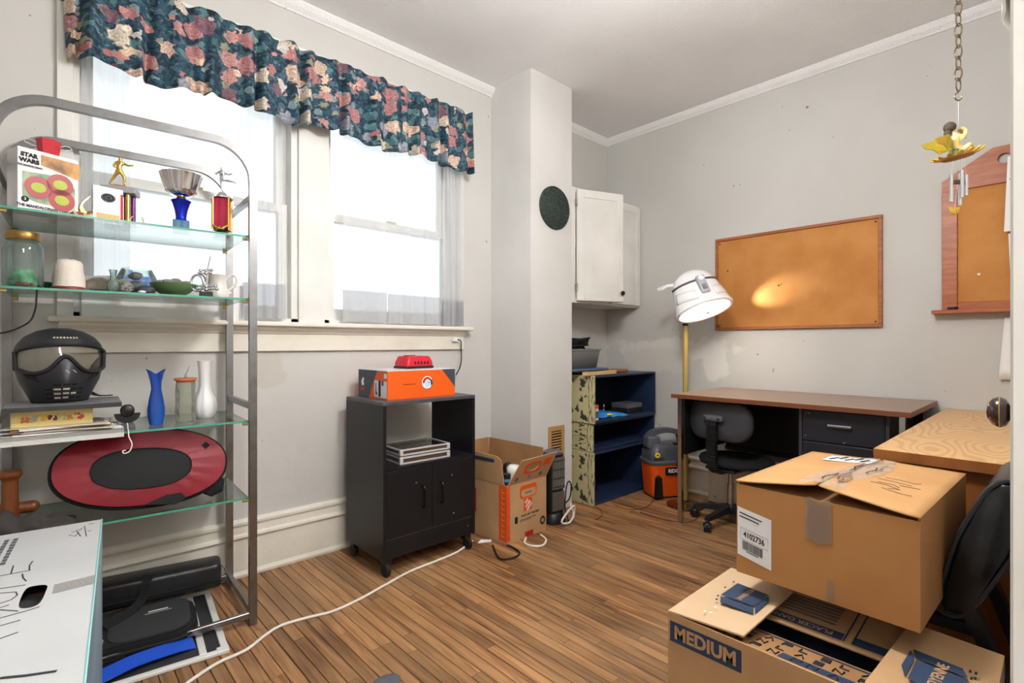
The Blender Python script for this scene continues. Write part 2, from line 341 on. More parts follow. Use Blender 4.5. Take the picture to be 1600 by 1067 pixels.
# floor : dark underlay, strip planks as parts
fl = struct('floor', MB().box(-1.05, XB + .1, -1.5, YA + .16, -.06, -.014), mat('dark_subfloor', (52, 34, 20), .8), 'narrow oak strip floor, worn and unevenly varnished')
def plank_mat():
    m = mat('oak_strip', (166, 122, 80), .38, col2=(100, 64, 37), vscale=6, vstretch=(8, .55, 1), vlo=.36, vhi=.66, detail=8, bump=.12, bscale=50, bstretch=(6, .35, 1), rnd=.33)
    nt = m.node_tree; N = nt.nodes; L = nt.links; b = N['Principled BSDF']; src = b.inputs['Base Color'].links[0].from_socket
    ge = N.new('ShaderNodeNewGeometry'); nz = N.new('ShaderNodeTexNoise'); nz.inputs['Scale'].default_value = 1.5; nz.inputs['Detail'].default_value = 3; L.new(ge.outputs['Position'], nz.inputs['Vector'])
    rp = N.new('ShaderNodeValToRGB'); rp.color_ramp.elements[0].position = .4; rp.color_ramp.elements[1].position = .66; rp.color_ramp.elements[0].color = (0, 0, 0, 1); L.new(nz.outputs['Fac'], rp.inputs[0])
    mx = N.new('ShaderNodeMix'); mx.data_type = 'RGBA'; mx.blend_type = 'MIX'; mx.inputs['B'].default_value = srgb(170, 136, 100)      # varnish worn through along the walkway
    mu = N.new('ShaderNodeMath'); mu.operation = 'MULTIPLY'; mu.inputs[1].default_value = .35; L.new(rp.outputs[0], mu.inputs[0]); L.new(mu.outputs[0], mx.inputs['Factor']); L.new(src, mx.inputs['A'])
    L.new(mx.outputs['Result'], b.inputs['Base Color'])
    oi = N.new('ShaderNodeObjectInfo'); rv = N.new('ShaderNodeVectorMath'); rv.operation = 'SCALE'; rv.inputs[0].default_value = (3.1, 47.0, 5.0); L.new(oi.outputs['Random'], rv.inputs['Scale'])
    ap = N.new('ShaderNodeVectorMath'); ap.operation = 'ADD'; L.new(ge.outputs['Position'], ap.inputs[0]); L.new(rv.outputs[0], ap.inputs[1])
    for q in [q for q in N if q.type == 'MAPPING']: L.new(ap.outputs[0], q.inputs[0])
    for q in [q for q in N if q.type == 'TEX_NOISE' and q is not nz]: q.inputs['Distortion'].default_value = .7
    n2 = N.new('ShaderNodeMapRange'); n2.inputs['To Min'].default_value = .3; n2.inputs['To Max'].default_value = .55; L.new(nz.outputs['Fac'], n2.inputs[0]); L.new(n2.outputs[0], b.inputs['Roughness'])
    return m
m_plank = plank_mat()
PW = .0425
lens = [.34, .42, .5, .58, .66, .74, .82, .9, 1.0]
pm = {}
for l_ in lens:
    mb = MB(); g = .0012
    x0, x1 = g, PW - g
    mb.loft([[(x0, y, -.013), (x1, y, -.013), (x1, y, -.0012), (x1 - .0012, y, 0), (x0 + .0012, y, 0), (x0, y, -.0012)] for y in (0.0006, l_ - .0006)])
    me = bpy.data.meshes.new('plank'); me.from_pydata([tuple(v) for v in mb.v], [], mb.f); me.materials.append(m_plank)
    bm = bmesh.new(); bm.from_mesh(me); bmesh.ops.recalc_face_normals(bm, faces=bm.faces[:]); bm.to_mesh(me); bm.free(); pm[l_] = me
rest = MB(); npl = 0; rr = random.Random(3)
row = 0; x = -.95
while x < XB - PW:
    inview = -.02 < x < 3.2
    y = 2.51
    # ends of the boards run from the window wall towards the door
    while y > -.06:
        l_ = rr.choice(lens[2:])
        y0 = y - l_
        ylim = max(.62, min(1.75, 1.95 - (x - .15) * .95)) if inview else 9
        if inview and y > ylim and npl < 285:
            o = bpy.data.objects.new('plank', pm[l_]); C.objects.link(o); o.parent = fl; o.location = (x, y0, 0); npl += 1
        else:
            yy = max(y0, -1.4); rest.box(x + .0011, x + PW - .0011, yy + .0006, y - .0006, -.013, 0)
        y = y0
    x += PW; row += 1
rest.box(-.95, 1.5, -1.4, -.07, -.013, 0)
obj('plank_field', rest, m_plank, fl, kind='stuff')

# windows
def window(name, x0, x1, lab):
    y0, y1 = 2.575, 2.655
    fr = MB().box(x0, x0 + .03, YA, y1, WZ0, WZ1).box(x1 - .03, x1, YA, y1, WZ0, WZ1).box(x0, x1, YA, y1, WZ1 - .03, WZ1).box(x0, x1, YA, y1, WZ0, WZ0 + .02)
    o = struct(name, fr, m_white, lab)
    a, b_ = x0 + .03, x1 - .03
    def sash(nm, z0, z1, ya, yb, bot, top):
        s_ = obj(nm, MB().box(a, a + .045, ya, yb, z0, z1).box(b_ - .045, b_, ya, yb, z0, z1).box(a + .045, b_ - .045, ya, yb, z0, z0 + bot).box(a + .045, b_ - .045, ya, yb, z1 - top, z1), m_white, o)
        obj('pane', MB().box(a + .04, b_ - .04, (ya + yb) / 2 - .002, (ya + yb) / 2 + .002, z0 + bot - .005, z1 - top + .005), m_pane, s_)
    sash('lower_sash', WZ0 + .02, 1.725, y0, y0 + .035, .06, .04)
    sash('upper_sash', 1.69, WZ1 - .03, y0 + .04, y0 + .075, .04, .04)
    obj('sash_lock', MB().bbox((a + b_) / 2 - .03, (a + b_) / 2 + .03, y0 + .005, y0 + .03, 1.725, 1.74, .004), m_brass, o)
window('window_1', WX0, .93, 'left double-hung white window behind the chrome shelf unit')
window('window_2', 1.056, WX1, 'right double-hung white window with sheer curtains')
struct('trim_4', MB().box(.93, 1.056, 2.512, 2.64, WZ0, WZ1), m_white, 'flat white mullion board between the two windows')
struct('trim_5', MB().bbox(.055, WX0 + .012, 2.512, YA, WZ0, 2.4, .003).bbox(WX1 - .012, 1.93, 2.512, YA, WZ0, 2.4, .003).bbox(.055, 1.93, 2.512, YA, WZ1 - .01, 2.42, .003), m_white, 'white casing around the window pair')
sill = MB().bbox(.03, 1.965, 2.455, 2.60, 1.130, 1.152, .007, 3)
sill.loft([[(x_, y, z) for y, z in ((YA, 1.13), (2.478, 1.13), (2.482, 1.118), (2.50, 1.105), (2.505, 1.098), (2.513, 1.094), (YA, 1.094))] for x_ in (.06, 1.93)])
sill.bbox(.06, 1.93, 2.512, YA, 1.015, 1.096, .003)
struct('trim_6', sill, m_trim, 'deep cream window sill with moulded apron')
# electrical outlet cord on apron is a thing, see below
# door, opened right back against the wall, seen edge-on
door = bpy.data.objects.new('door_1', None); C.objects.link(door); door['kind'] = 'structure'; door['label'] = 'white panel door folded back, chipped paint on its edge'
door.location = (.62, .0, 0); ang = math.atan2(.055 - .0318, 1.32 - .62); door.rotation_euler = (0, 0, ang)
m_chip = mat('bare_wood_chip', (70, 36, 28), .7)
DW = .70
slab = obj('slab', MB().bbox(0, DW, -.004, .0312, .012, 2.04, .002, 1), m_white, door)
for zc_, s_ in ((1.303, .012), (1.235, .006), (.82, .004), (1.02, .004)):
    obj('paint_chip', MB().prism([(-.002 + s_ * .25 * math.cos(a), zc_ + s_ * (1 + .3 * math.sin(3 * a)) * math.sin(a)) for a in [R(30 * k) for k in range(12)]], 0, .0006, Matrix(((0, 0, -1, 0.0), (1, 0, 0, .02), (0, 1, 0, 0), (0, 0, 0, 1)))), m_chip, slab)
kn = obj('knob', MB().lathe([(.024, 0), (.024, .003), (.012, .004), (.011, .010), (.016, .012), (.024, .016), (.0275, .024), (.0275, .026), (.024, .034), (.014, .041), (0, .043)], 24, Matrix.Translation((.655, .0312, .927)) @ Matrix.Rotation(R(-90), 4, 'X')), mat('brown_knob', (58, 34, 28), .2, col2=(38, 22, 18), vscale=30, coat=.5), door, smooth=60)
obj('knob_ring', MB().lathe([(.0276, .0242), (.0283, .025), (.0276, .0258)], 24, Matrix.Translation((.655, .0312, .927)) @ Matrix.Rotation(R(-90), 4, 'X'), caps=False), m_brass, kn)
for z in (.25, 1.75): obj('hinge', MB().cyl((-.004, .0, z - .045), (-.004, .0, z + .045), .006), m_trim, door)

# added fill light for room and hall: unseen globes, above and behind the frame
def fill_globe(loc, r_, strength, lab, hang):
    cl = thing('fill_light', lab, 'fill light', loc)
    obj('canopy', MB().lathe([(.06, 0), (.058, -.015), (.02, -.025)], 24), m_white, cl, smooth=50)
    obj('stem', MB().cyl((0, 0, -.02), (0, 0, -hang), .006), m_white, cl)
    obj('glass_globe', MB().ball((0, 0, -hang - r_), r_, 28, 16), mat('fill_glow', (255, 252, 249), .4, emis=strength), cl, smooth=True)
fill_globe((1.15, .72, ZC), .15, ROOM_FILL, 'added unseen fill-light globe pendant above the middle of the room', .40)
fill_globe((.12, -.75, ZC), .13, HALL_FILL, 'added unseen fill-light globe pendant in the hallway behind the doorway', .3)
# ---------------------------------------------------------------- curtains
def floral():
    m = bpy.data.materials.new('dark_floral_cotton'); m.use_nodes = True; nt = m.node_tree; N = nt.nodes; L = nt.links; b = N['Principled BSDF']; b.inputs['Roughness'].default_value = .75
    tc = N.new('ShaderNodeTexCoord'); sp = N.new('ShaderNodeSeparateXYZ'); L.new(tc.outputs['Object'], sp.inputs[0])
    cb = N.new('ShaderNodeCombineXYZ'); L.new(sp.outputs['X'], cb.inputs[0]); L.new(sp.outputs['Z'], cb.inputs[1])
    def math_(op, a, b_=None, c=None):
        n = N.new('ShaderNodeMath'); n.operation = op
        for i, q in enumerate((a, b_, c)):
            if q is None: continue
            if isinstance(q, (int, float)): n.inputs[i].default_value = q
            else: L.new(q, n.inputs[i])
        return n.outputs[0]
    def mix(f, a, b_):
        n = N.new('ShaderNodeMix'); n.data_type = 'RGBA'
        L.new(f, n.inputs['Factor'])
        for q, k in ((a, 'A'), (b_, 'B')):
            if isinstance(q, tuple): n.inputs[k].default_value = q
            else: L.new(q, n.inputs[k])
        return n.outputs['Result']
    def ramp(v, els, interp='LINEAR'):
        n = N.new('ShaderNodeValToRGB'); n.color_ramp.interpolation = interp
        while len(n.color_ramp.elements) < len(els): n.color_ramp.elements.new(.5)
        for e, (p, c) in zip(n.color_ramp.elements, els): e.position = p; e.color = c
        L.new(v, n.inputs[0]); return n.outputs[0]
    wp = N.new('ShaderNodeTexNoise'); wp.inputs['Scale'].default_value = 20; wp.inputs['Detail'].default_value = 3; L.new(cb.outputs[0], wp.inputs['Vector'])
    wv = N.new('ShaderNodeVectorMath'); wv.operation = 'SCALE'; wv.inputs['Scale'].default_value = .075; L.new(wp.outputs['Color'], wv.inputs[0])
    wa = N.new('ShaderNodeVectorMath'); wa.operation = 'ADD'; L.new(cb.outputs[0], wa.inputs[0]); L.new(wv.outputs[0], wa.inputs[1])
    # ground: swirling dark teal, blue-green leaves, pale veins
    n1 = N.new('ShaderNodeTexNoise'); n1.inputs['Scale'].default_value = 26; n1.inputs['Detail'].default_value = 3; n1.inputs['Distortion'].default_value = 2.2; L.new(cb.outputs[0], n1.inputs['Vector'])
    ground = ramp(n1.outputs['Fac'], [(.30, srgb(10, 22, 38)), (.46, srgb(20, 44, 62)), (.54, srgb(38, 84, 100)), (.60, srgb(24, 50, 66)), (.68, srgb(110, 140, 150)), (.74, srgb(30, 60, 74))])
    def flowers(scale, size, seed, palette, base_):
        off = N.new('ShaderNodeVectorMath'); off.operation = 'ADD'; off.inputs[1].default_value = (seed * 3.7, seed * 1.9, 0); L.new(wa.outputs[0], off.inputs[0])
        sc_ = N.new('ShaderNodeVectorMath'); sc_.operation = 'SCALE'; sc_.inputs['Scale'].default_value = scale; L.new(off.outputs[0], sc_.inputs[0])
        vo = N.new('ShaderNodeTexVoronoi'); vo.voronoi_dimensions = '2D'; vo.inputs['Scale'].default_value = 1.0; vo.inputs['Randomness'].default_value = .85; L.new(sc_.outputs[0], vo.inputs['Vector'])
        df = N.new('ShaderNodeVectorMath'); df.operation = 'SUBTRACT'; L.new(sc_.outputs[0], df.inputs[0]); L.new(vo.outputs['Position'], df.inputs[1])
        s2 = N.new('ShaderNodeSeparateXYZ'); L.new(df.outputs[0], s2.inputs[0]); cs = N.new('ShaderNodeSeparateColor'); L.new(vo.outputs['Color'], cs.inputs[0])
        an = math_('ARCTAN2', s2.outputs[1], s2.outputs[0]); ph = math_('MULTIPLY', cs.outputs[1], 6.28)
        pet = math_('SINE', math_('ADD', math_('MULTIPLY', an, 6.0), ph))
        rad = math_('MULTIPLY_ADD', pet, size * .11, math_('MULTIPLY_ADD', cs.outputs[2], size * .55, size * .60))
        f = math_('DIVIDE', vo.outputs['Distance'], rad)
        mask = math_('MINIMUM', math_('MAXIMUM', math_('MULTIPLY_ADD', f, -7.0, 7.2), 0.0), 1.0)
        pick = ramp(cs.outputs[0], palette, 'CONSTANT')
        rings = math_('SINE', math_('ADD', math_('MULTIPLY', f, 17.0), math_('MULTIPLY', pet, 1.8)))
        cbn = N.new('ShaderNodeCombineXYZ'); L.new(math_('MULTIPLY', an, 4.0), cbn.inputs[0]); L.new(math_('MULTIPLY', f, 2.2), cbn.inputs[1]); L.new(math_('MULTIPLY', cs.outputs[0], 40.0), cbn.inputs[2])
        sn_ = N.new('ShaderNodeTexNoise'); sn_.inputs['Scale'].default_value = 1.6; sn_.inputs['Detail'].default_value = 3; L.new(cbn.outputs[0], sn_.inputs['Vector'])
        streak = math_('MULTIPLY_ADD', sn_.outputs['Fac'], 6.0, -3.0)
        sh = math_('ADD', math_('MULTIPLY', rings, .26), math_('MULTIPLY', streak, .40))
        fac = math_('MULTIPLY_ADD', sh, .9, .42)
        hs = N.new('ShaderNodeHueSaturation'); hs.inputs['Saturation'].default_value = .78; L.new(pick, hs.inputs['Color']); L.new(math_('MAXIMUM', math_('MULTIPLY_ADD', fac, .75, .48), 0.08), hs.inputs['Value'])
        return mix(mask, base_, hs.outputs[0])
    lv = flowers(17, .30, 1, [(0, srgb(66, 128, 134)), (.3, srgb(120, 150, 160)), (.5, srgb(52, 92, 120)), (.7, srgb(150, 150, 120)), (.85, srgb(40, 100, 110))], ground)
    f1 = flowers(10, .36, 2, [(0, srgb(178, 104, 108)), (.2, srgb(214, 176, 152)), (.4, srgb(128, 82, 100)), (.55, srgb(196, 126, 120)), (.7, srgb(216, 200, 178)), (.85, srgb(140, 146, 164))], lv)
    f2 = flowers(13, .30, 5, [(0, srgb(206, 120, 112)), (.25, srgb(226, 188, 150)), (.45, srgb(60, 110, 124)), (.6, srgb(178, 84, 92)), (.8, srgb(210, 200, 196))], f1)
    n3 = N.new('ShaderNodeTexNoise'); n3.inputs['Scale'].default_value = 9; L.new(cb.outputs[0], n3.inputs['Vector'])
    col = mix(math_('GREATER_THAN', n3.outputs['Fac'], .55), f1, f2)
    L.new(col, b.inputs['Base Color']); return m
m_floral = floral()
va = thing('valance', 'gathered dark teal floral valance with pink and peach blooms over windows', 'valance', (0, 0, 0))
def vfold(x_): return .6 * math.sin(x_ * 57 + 1.9 * math.sin(x_ * 7)) + .32 * math.sin(x_ * 96 + 2) + .3 * math.sin(x_ * 23)
def vfn(u, v):
    x_ = .065 + u * 1.855
    amp = .018 + .020 * (1 - v)
    zt = 2.425 + .016 * abs(math.sin(x_ * 15.5 + .8 * math.sin(x_ * 9))) + .006 * math.sin(x_ * 53)
    zb = 2.082 + .010 * math.sin(x_ * 57 + 1.9 * math.sin(x_ * 7) + 1) + .012 * math.sin(x_ * 13)
    y_ = 2.425 + vfold(x_) * amp
    if u < .02: y_ += (.02 - u) * 3.5
    return (x_ + .02 * math.sin(x_ * 31) * (1 - v), y_, zb + (zt - zb) * v)
obj('cloth', MB().sheet(vfn, 420, 16), m_floral, va, smooth=80, solid=.002)
rod = obj('curtain_rod', MB().bbox(.05, 1.945, 2.448, 2.458, 2.418, 2.448, .003), m_trim, va)
for x_ in (.055, .98, 1.935): obj('bracket', MB().bbox(x_ - .012, x_ + .012, 2.45, YA, 2.40, 2.44, .003).cyl((x_, 2.47, 2.42), (x_, 2.45, 2.42), .009), m_brass if x_ > 1.5 else m_trim, rod)

m_sheer = thin_glass('sheer_voile', (255, 255, 255), 0.0, .5, .5, (232, 233, 236))
m_hem = thin_glass('doubled_sheer_hem', (255, 255, 255), 0.0, .5, .72, (190, 191, 196))
def sheer(x0, x1, z0, z1, folds, amp, lab, hem=.16, lean=0.0, y=2.485):
    t = thing('sheer_curtain', lab, 'curtain', (0, 0, 0))
    def fn(u, v, dy=0):
        x_ = x0 + (x1 - x0) * u + lean * (1 - v) * (u - .5)
        return (x_, y + dy + amp * math.sin(u * folds * 6.28 + .6 * math.sin(u * 9)) * (.5 + .5 * (1 - v)) + amp * .3 * math.sin(u * folds * 15 + v * 3), z0 + (z1 - z0) * v)
    obj('voile', MB().sheet(fn, max(24, int(folds * 14)), 10), m_sheer, t, smooth=80)
    if hem:
        hv = hem / (z1 - z0)
        obj('hem', MB().sheet(lambda u, v: fn(u, v * hv, .003), max(24, int(folds * 14)), 3), m_hem, t, smooth=80)
    return t
sheer(.125, .275, 1.172, 2.28, 3, .010, 'sheer white curtain bunched at the left side of left window', hem=0, y=2.532)
sheer(.672, .86, 1.165, 2.36, 3, .014, 'narrow sheer white curtain beside the mullion on left window')
sheer(1.14, 1.385, 1.165, 2.36, 1.6, .008, 'flat sheer white curtain panel nearer the mullion on right window')
sheer(1.395, 1.742, 1.16, 2.36, 3, .010, 'sheer white curtain panel across the middle of right window')
sheer(1.752, 1.892, 1.155, 2.36, 4, .022, 'sheer white curtain gathered in folds against the right casing', hem=.15, y=2.475)
o = obj('plastic_sheet', MB().sheet(lambda u, v: (.125 + u * .56, 2.512 + .004 * math.sin(u * 11) * v + .002 * math.sin(u * 29 + v * 4), 1.154 + v * (.15 + .012 * math.sin(u * 7))), 50, 6), mat('white_film', (236, 237, 236), .5, bump=.35, bscale=14), smooth=80)
tag(o, 'crumpled white plastic film propped along the sill behind glass shelves', 'plastic sheet')

# ---------------------------------------------------------------- chrome shelf unit
SH = R(-3); SW, SD = .69, .40
sroot = (.26, 2.284, 0)
SM = Matrix.Translation(sroot) @ Matrix.Rotation(SH, 4, 'Z')
et = thing('shelf_unit', 'tall arched chrome shelf unit with four glass shelves before left window', 'shelf unit', sroot, SH)
def arch(y):
    pts = [(-SW / 2, y, 0)]; rr_ = .13; top = 1.785
    pts += [(-SW / 2 + rr_ - rr_ * math.cos(a), y, top - rr_ + rr_ * math.sin(a)) for a in [R(9 * k) for k in range(11)]]
    pts += [(SW / 2 - rr_ + rr_ * math.sin(a), y, top - rr_ + rr_ * math.cos(a)) for a in [R(9 * k) for k in range(11)]]
    pts += [(SW / 2, y, 0)]
    return MB().sqtube(pts, .026, .022)
obj('front_arch', arch(-SD / 2), m_chrome2, et, smooth=30); obj('rear_arch', arch(SD / 2), m_chrome2, et, smooth=30)
for s in (-1, 1):
    for z in (.04, .815, 1.60): obj('side_rail', MB().bbox(s * SW / 2 - .009, s * SW / 2 + .009, -SD / 2 + .01, SD / 2 - .01, z - .012, z + .012, .002, 1), m_chrome2, et)
for y in (-SD / 2, SD / 2): obj('bottom_rail', MB().bbox(-SW / 2, SW / 2, y - .009, y + .009, .028, .05, .002, 1), m_chrome2, et)
SZ = (1.455, 1.22, .762, .475); ST = .007
for z in SZ:
    g = obj('glass_shelf', MB().box(-SW / 2 + .014, SW / 2 - .014, -SD / 2 + .012, SD / 2 - .012, z - ST, z), m_glass, et)
    e_ = MB(); xa, ya = SW / 2 - .0135, SD / 2 - .0115
    e_.box(-xa, xa, -ya - .0012, -ya, z - ST, z).box(-xa, xa, ya, ya + .0012, z - ST, z).box(-xa - .001, -xa, -ya, ya, z - ST, z).box(xa, xa + .001, -ya, ya, z - ST, z)
    obj('glass_edge', e_, m_gedge, g)
    for sx in (-1, 1):
        for sy in (-1, 1): obj('shelf_clip', MB().cyl((sx * (SW / 2 - .013), sy * (SD / 2 - .02), z - ST - .006), (sx * (SW / 2 - .03), sy * (SD / 2 - .02), z - ST - .006), .0055), m_brass, et)
def on(px, k, dy):        # world point on shelf k (0 = top) seen at column px, dy = depth in from the front edge
    d = view_dir(px, 500); Mi = SM.inverted(); o0 = Mi @ Vector((0, 0, 0)); dd = Mi.to_3x3() @ d
    t = (-SD / 2 + dy - o0.y) / dd.y
    return Vector((d.x * t, d.y * t, SZ[k] + .0005))
def ppm(p): return FPX / (p.x * math.cos(YAW) + p.y * math.sin(YAW))   # pixels per metre there
FACE = lambda p: math.atan2(p.y, p.x) - R(90)      # rotation that turns a thing's -y side to the camera

# --- top shelf
p = on(68, 0, .10)
bx = thing('picture_box', 'white printed toy box with round red and green pictures, red cup on top', 'box', p, FACE(p) + R(20))
m_bxart = mat('green_photo_print', (92, 128, 102), .5, col2=(190, 196, 160), vscale=14)
bw, bh, bd = .150, .190, .075
obj('carton', MB().bbox(-bw / 2, bw / 2, -bd / 2, bd / 2, 0, bh, .001, 1), mat('glossy_white_card', (222, 222, 226), .4), bx)
FM = frame((0, -bd / 2 - .0006, 0), (1, 0, 0), (0, 0, 1))
obj('picture', MB().prism([(-.064, .04), (-.03, .03), (.066, .022), (.066, .095), (.03, .125), (-.064, .118)], 0, .0004, FM), m_bxart, bx)
obj('top_banner', MB().prism([(-.02, .148), (.078, .125), (.078, .178), (-.02, .18)], 0, .0003, FM), mat('amber_print', (214, 160, 84), .5, col2=(120, 80, 50), vscale=22), bx)
for cx, cy, r_, cc in ((-.026, .076, .034, (158, 30, 38)), (.028, .098, .034, (160, 28, 42)), (.032, .050, .034, (164, 28, 38))):
    d_ = obj('round_plate_picture', MB().prism(circle(24, r_, cx, cy), 0, .0008, FM), mat('red_plate', cc, .4), bx)
    obj('plate_rim', MB().prism(circle(24, r_ * .55, cx, cy, 1, .8), .0008, .0012, FM), mat('lime_print', (168, 184, 62), .5), d_)
obj('age_mark', MB().prism(circle(16, .009, -.058, .034), 0, .0009, FM), m_ink, bx)
text('printed_title', 'STAR\nWARS', .017, m_ink, bx, FM @ Matrix.Translation((-.048, .160, .0006)), .0012)
text('printed_line', 'THE MANDALORIAN', .0085, m_ink, bx, FM @ Matrix.Translation((-.046, .136, .0006)), .0003, .75)
text('printed_name', 'THE MANDALORIAN • GROGU', .0115, m_ink, bx, FM @ Matrix.Translation((-.004, .015, .0006)), .0004, .92)
text('age_figure', '3', .011, m_paper, bx, FM @ Matrix.Translation((-.058, .034, .0012)), .0003)
# red cup on the box
c = thing('red_cup', 'small red faceted cup with silver wire handles on printed box', 'cup', p + Vector((.012, .004, bh + .0005)), FACE(p))
obj('cup', MB().lathe([(.024, 0), (.026, .012), (.031, .05), (.029, .05), (.024, .014), (.001, .012)], 6), m_redpl, c)
for s in (-1, 1): obj('handle', MB().tube(smoothpath([(s * .028, 0, .038), (s * .045, 0, .044), (s * .056, 0, .036), (s * .045, 0, .03), (s * .028, 0, .026)], 5), .0018, 6), m_silver, c, smooth=True)

def figure(parent, z0, h, pose, m):
    k = h
    J = {'run': [(0, 0, .5, .075), (0, 0, .66, .085), (.02, 0, .8, .09), (.03, 0, .86, .04), (.04, 0, .93, .065), (.05, 0, .985, .055),
                 (-.08, 0, .78, .045), (-.16, -.02, .66, .035), (-.07, -.05, .60, .03), (.12, .02, .78, .045), (.26, .02, .72, .032), (.42, .02, .76, .03),
                 (-.05, 0, .46, .07), (-.14, 0, .28, .05), (-.24, 0, .10, .032), (-.27, 0, .03, .03), (.06, 0, .46, .07), (.16, 0, .28, .05), (.13, 0, .08, .032), (.20, 0, .02, .03)],
         'kick': [(0, 0, .5, .07), (0, 0, .64, .08), (-.02, 0, .78, .085), (-.01, 0, .86, .04), (0, 0, .93, .06), (0, 0, .985, .05),
                  (-.12, 0, .76, .045), (-.24, -.02, .68, .035), (-.14, -.08, .64, .03), (.10, 0, .74, .045), (.24, 0, .70, .032), (.36, 0, .76, .03),
                  (-.04, 0, .46, .06), (-.03, 0, .26, .045), (0, 0, .08, .032), (.04, 0, .02, .03), (.08, 0, .47, .065), (.26, 0, .46, .045), (.42, 0, .42, .03), (.50, 0, .36, .025)]}[pose]
    E_ = [(0, 1), (1, 2), (2, 3), (3, 4), (4, 5), (2, 6), (6, 7), (7, 8), (2, 9), (9, 10), (10, 11), (0, 12), (12, 13), (13, 14), (14, 15), (0, 16), (16, 17), (17, 18), (18, 19)]
    return skin('figure', [(x_ * k, y_ * k, z0 + z_ * k, r_ * k) for x_, y_, z_, r_ in J], E_, m, parent, 1)
p = on(186, 0, .20); s_ = 1 / ppm(p)
tr = thing('runner_trophy', 'trophy with grey slab, striped columns and golden running figure', 'trophy', p, FACE(p) - R(14))
obj('base', MB().bbox(-.035, .045, -.03, .03, 0, .018, .002), mat('grey_marble', (150, 150, 156), .3, col2=(180, 180, 184), vscale=40), tr)
for i, (x_, m_) in enumerate(((-.022, m_gold), (-.008, m_redp), (.008, m_gold), (.018, m_ink), (.03, m_gold), (.038, mat('purple_foil', (110, 50, 120), .25, .5)))): obj('column', MB().cyl((x_, (-.016, .016)[i % 2], .018), (x_, (-.016, .016)[i % 2], .125), .0075), m_, tr, smooth=True)
obj('top_slab', MB().bbox(-.045, .055, -.035, .035, .125, .148, .003), mat('grey_stone_slab', (158, 158, 160), .4), tr)
obj('figure_base', MB().lathe([(.022, .148), (.018, .156), (.012, .158)], 16, sx=1.4), m_gold, tr)
figure(tr, .156, .105, 'run', m_gold)
p = on(168, 0, .12)
pl = thing('award_plaque', 'silver mottled award plaque with brown nameplate and golden wing', 'plaque', p, FACE(p) + R(16))
obj('plate', MB().bbox(-.042, .042, -.008, .008, 0, .124, .002), mat('mottled_silver', (206, 208, 212), .35, .3, col2=(236, 238, 240), vscale=60), pl)
obj('name_plate', MB().bbox(-.032, .032, -.0095, -.0078, .008, .034, .0005, 1), mat('bronze_plate', (140, 104, 62), .35, .6), pl)
em = obj('emblem', MB().prism(circle(24, .017, .0, .088, 1.2, .9), 0, .002, frame((0, -.008, 0), (1, 0, 0), (0, 0, 1))), m_ink, pl)
obj('emblem_ring', MB().tube([(.0145 * 1.2 * math.cos(R(15 * k)), -.0105, .088 + .0145 * .9 * math.sin(R(15 * k))) for k in range(24)], .0009, 5, True).tube([(.009 * math.cos(R(15 * k)), -.0105, .088 + .005 * math.sin(R(15 * k))) for k in range(24)], .0008, 5, True), m_silver, em)
obj('side_strip', MB().bbox(.034, .041, -.0095, -.0078, .012, .108, .0005, 1), m_redp, pl)
wg = MB()
for k, (a, l_) in enumerate(((100, .075), (112, .062), (126, .046), (60, .03))):
    wg.tube(smoothpath([(-.05, 0, .012), (-.05 + l_ * .55 * math.cos(R(a + 22)), 0, .012 + l_ * .55 * math.sin(R(a + 22))), (-.05 + l_ * math.cos(R(a - 14)), 0, .012 + l_ * math.sin(R(a - 14)))], 5), [.006, .009, .010, .0095, .009, .008, .007, .006, .005, .0035, .001], 6, flat=.6)
obj('wing', wg.bbox(-.06, -.036, -.006, .006, 0, .012, .002), m_gold, pl, smooth=True)
p = on(128, 0, .10)
o = obj('small_book', MB().bbox(-.028, .028, -.02, .02, 0, .012, .001).bbox(-.026, .026, -.019, .019, .012, .022, .001), mat('red_book_cover', (150, 30, 34), .5, col2=(196, 176, 130), vscale=40, vlo=.5, vhi=.55), loc=p, rot=(0, 0, FACE(p) + R(10))); tag(o, 'tiny red and tan booklet between printed box and silver plaque', 'booklet')
p = on(214, 0, .12)
wr = thing('laurel_wreath', 'small open golden laurel wreath standing alone on glass', 'ornament', p, FACE(p))
wm = MB()
for s in (-1, 1):
    wm.tube([(s * .019 * math.sin(R(a)), 0, .022 - .021 * math.cos(R(a))) for a in range(5, 150, 12)], [.004, .005, .0055, .006, .006, .006, .0055, .005, .0045, .004, .003, .002, .001], 6, flat=.5)
obj('leaves', wm, m_gold, wr, smooth=True); obj('foot', MB().lathe([(.01, 0), (.008, .003), (.002, .004)], 12), m_silver, wr)
p = on(283, 0, .13)
ct = thing('cup_trophy', 'trophy cup with fluted silver bowl on blue stem', 'trophy', p, FACE(p))
obj('base', MB().bbox(-.026, .026, -.026, .026, 0, .045, .002), mat('teal_marble', (30, 120, 140), .15, col2=(24, 62, 130), vscale=22, vstretch=(3, 3, .3)), ct)
obj('stem', MB().lathe([(.022, .045), (.018, .05), (.017, .06), (.021, .085), (.029, .112), (.033, .118), (.030, .121), (.012, .123)], 24), mat('blue_anodised', (28, 44, 190), .15, .6), ct, smooth=60)
obj('collar', MB().lathe([(.012, .122), (.016, .128), (.013, .134)], 20), m_gold, ct, smooth=True)
fl_n = 48
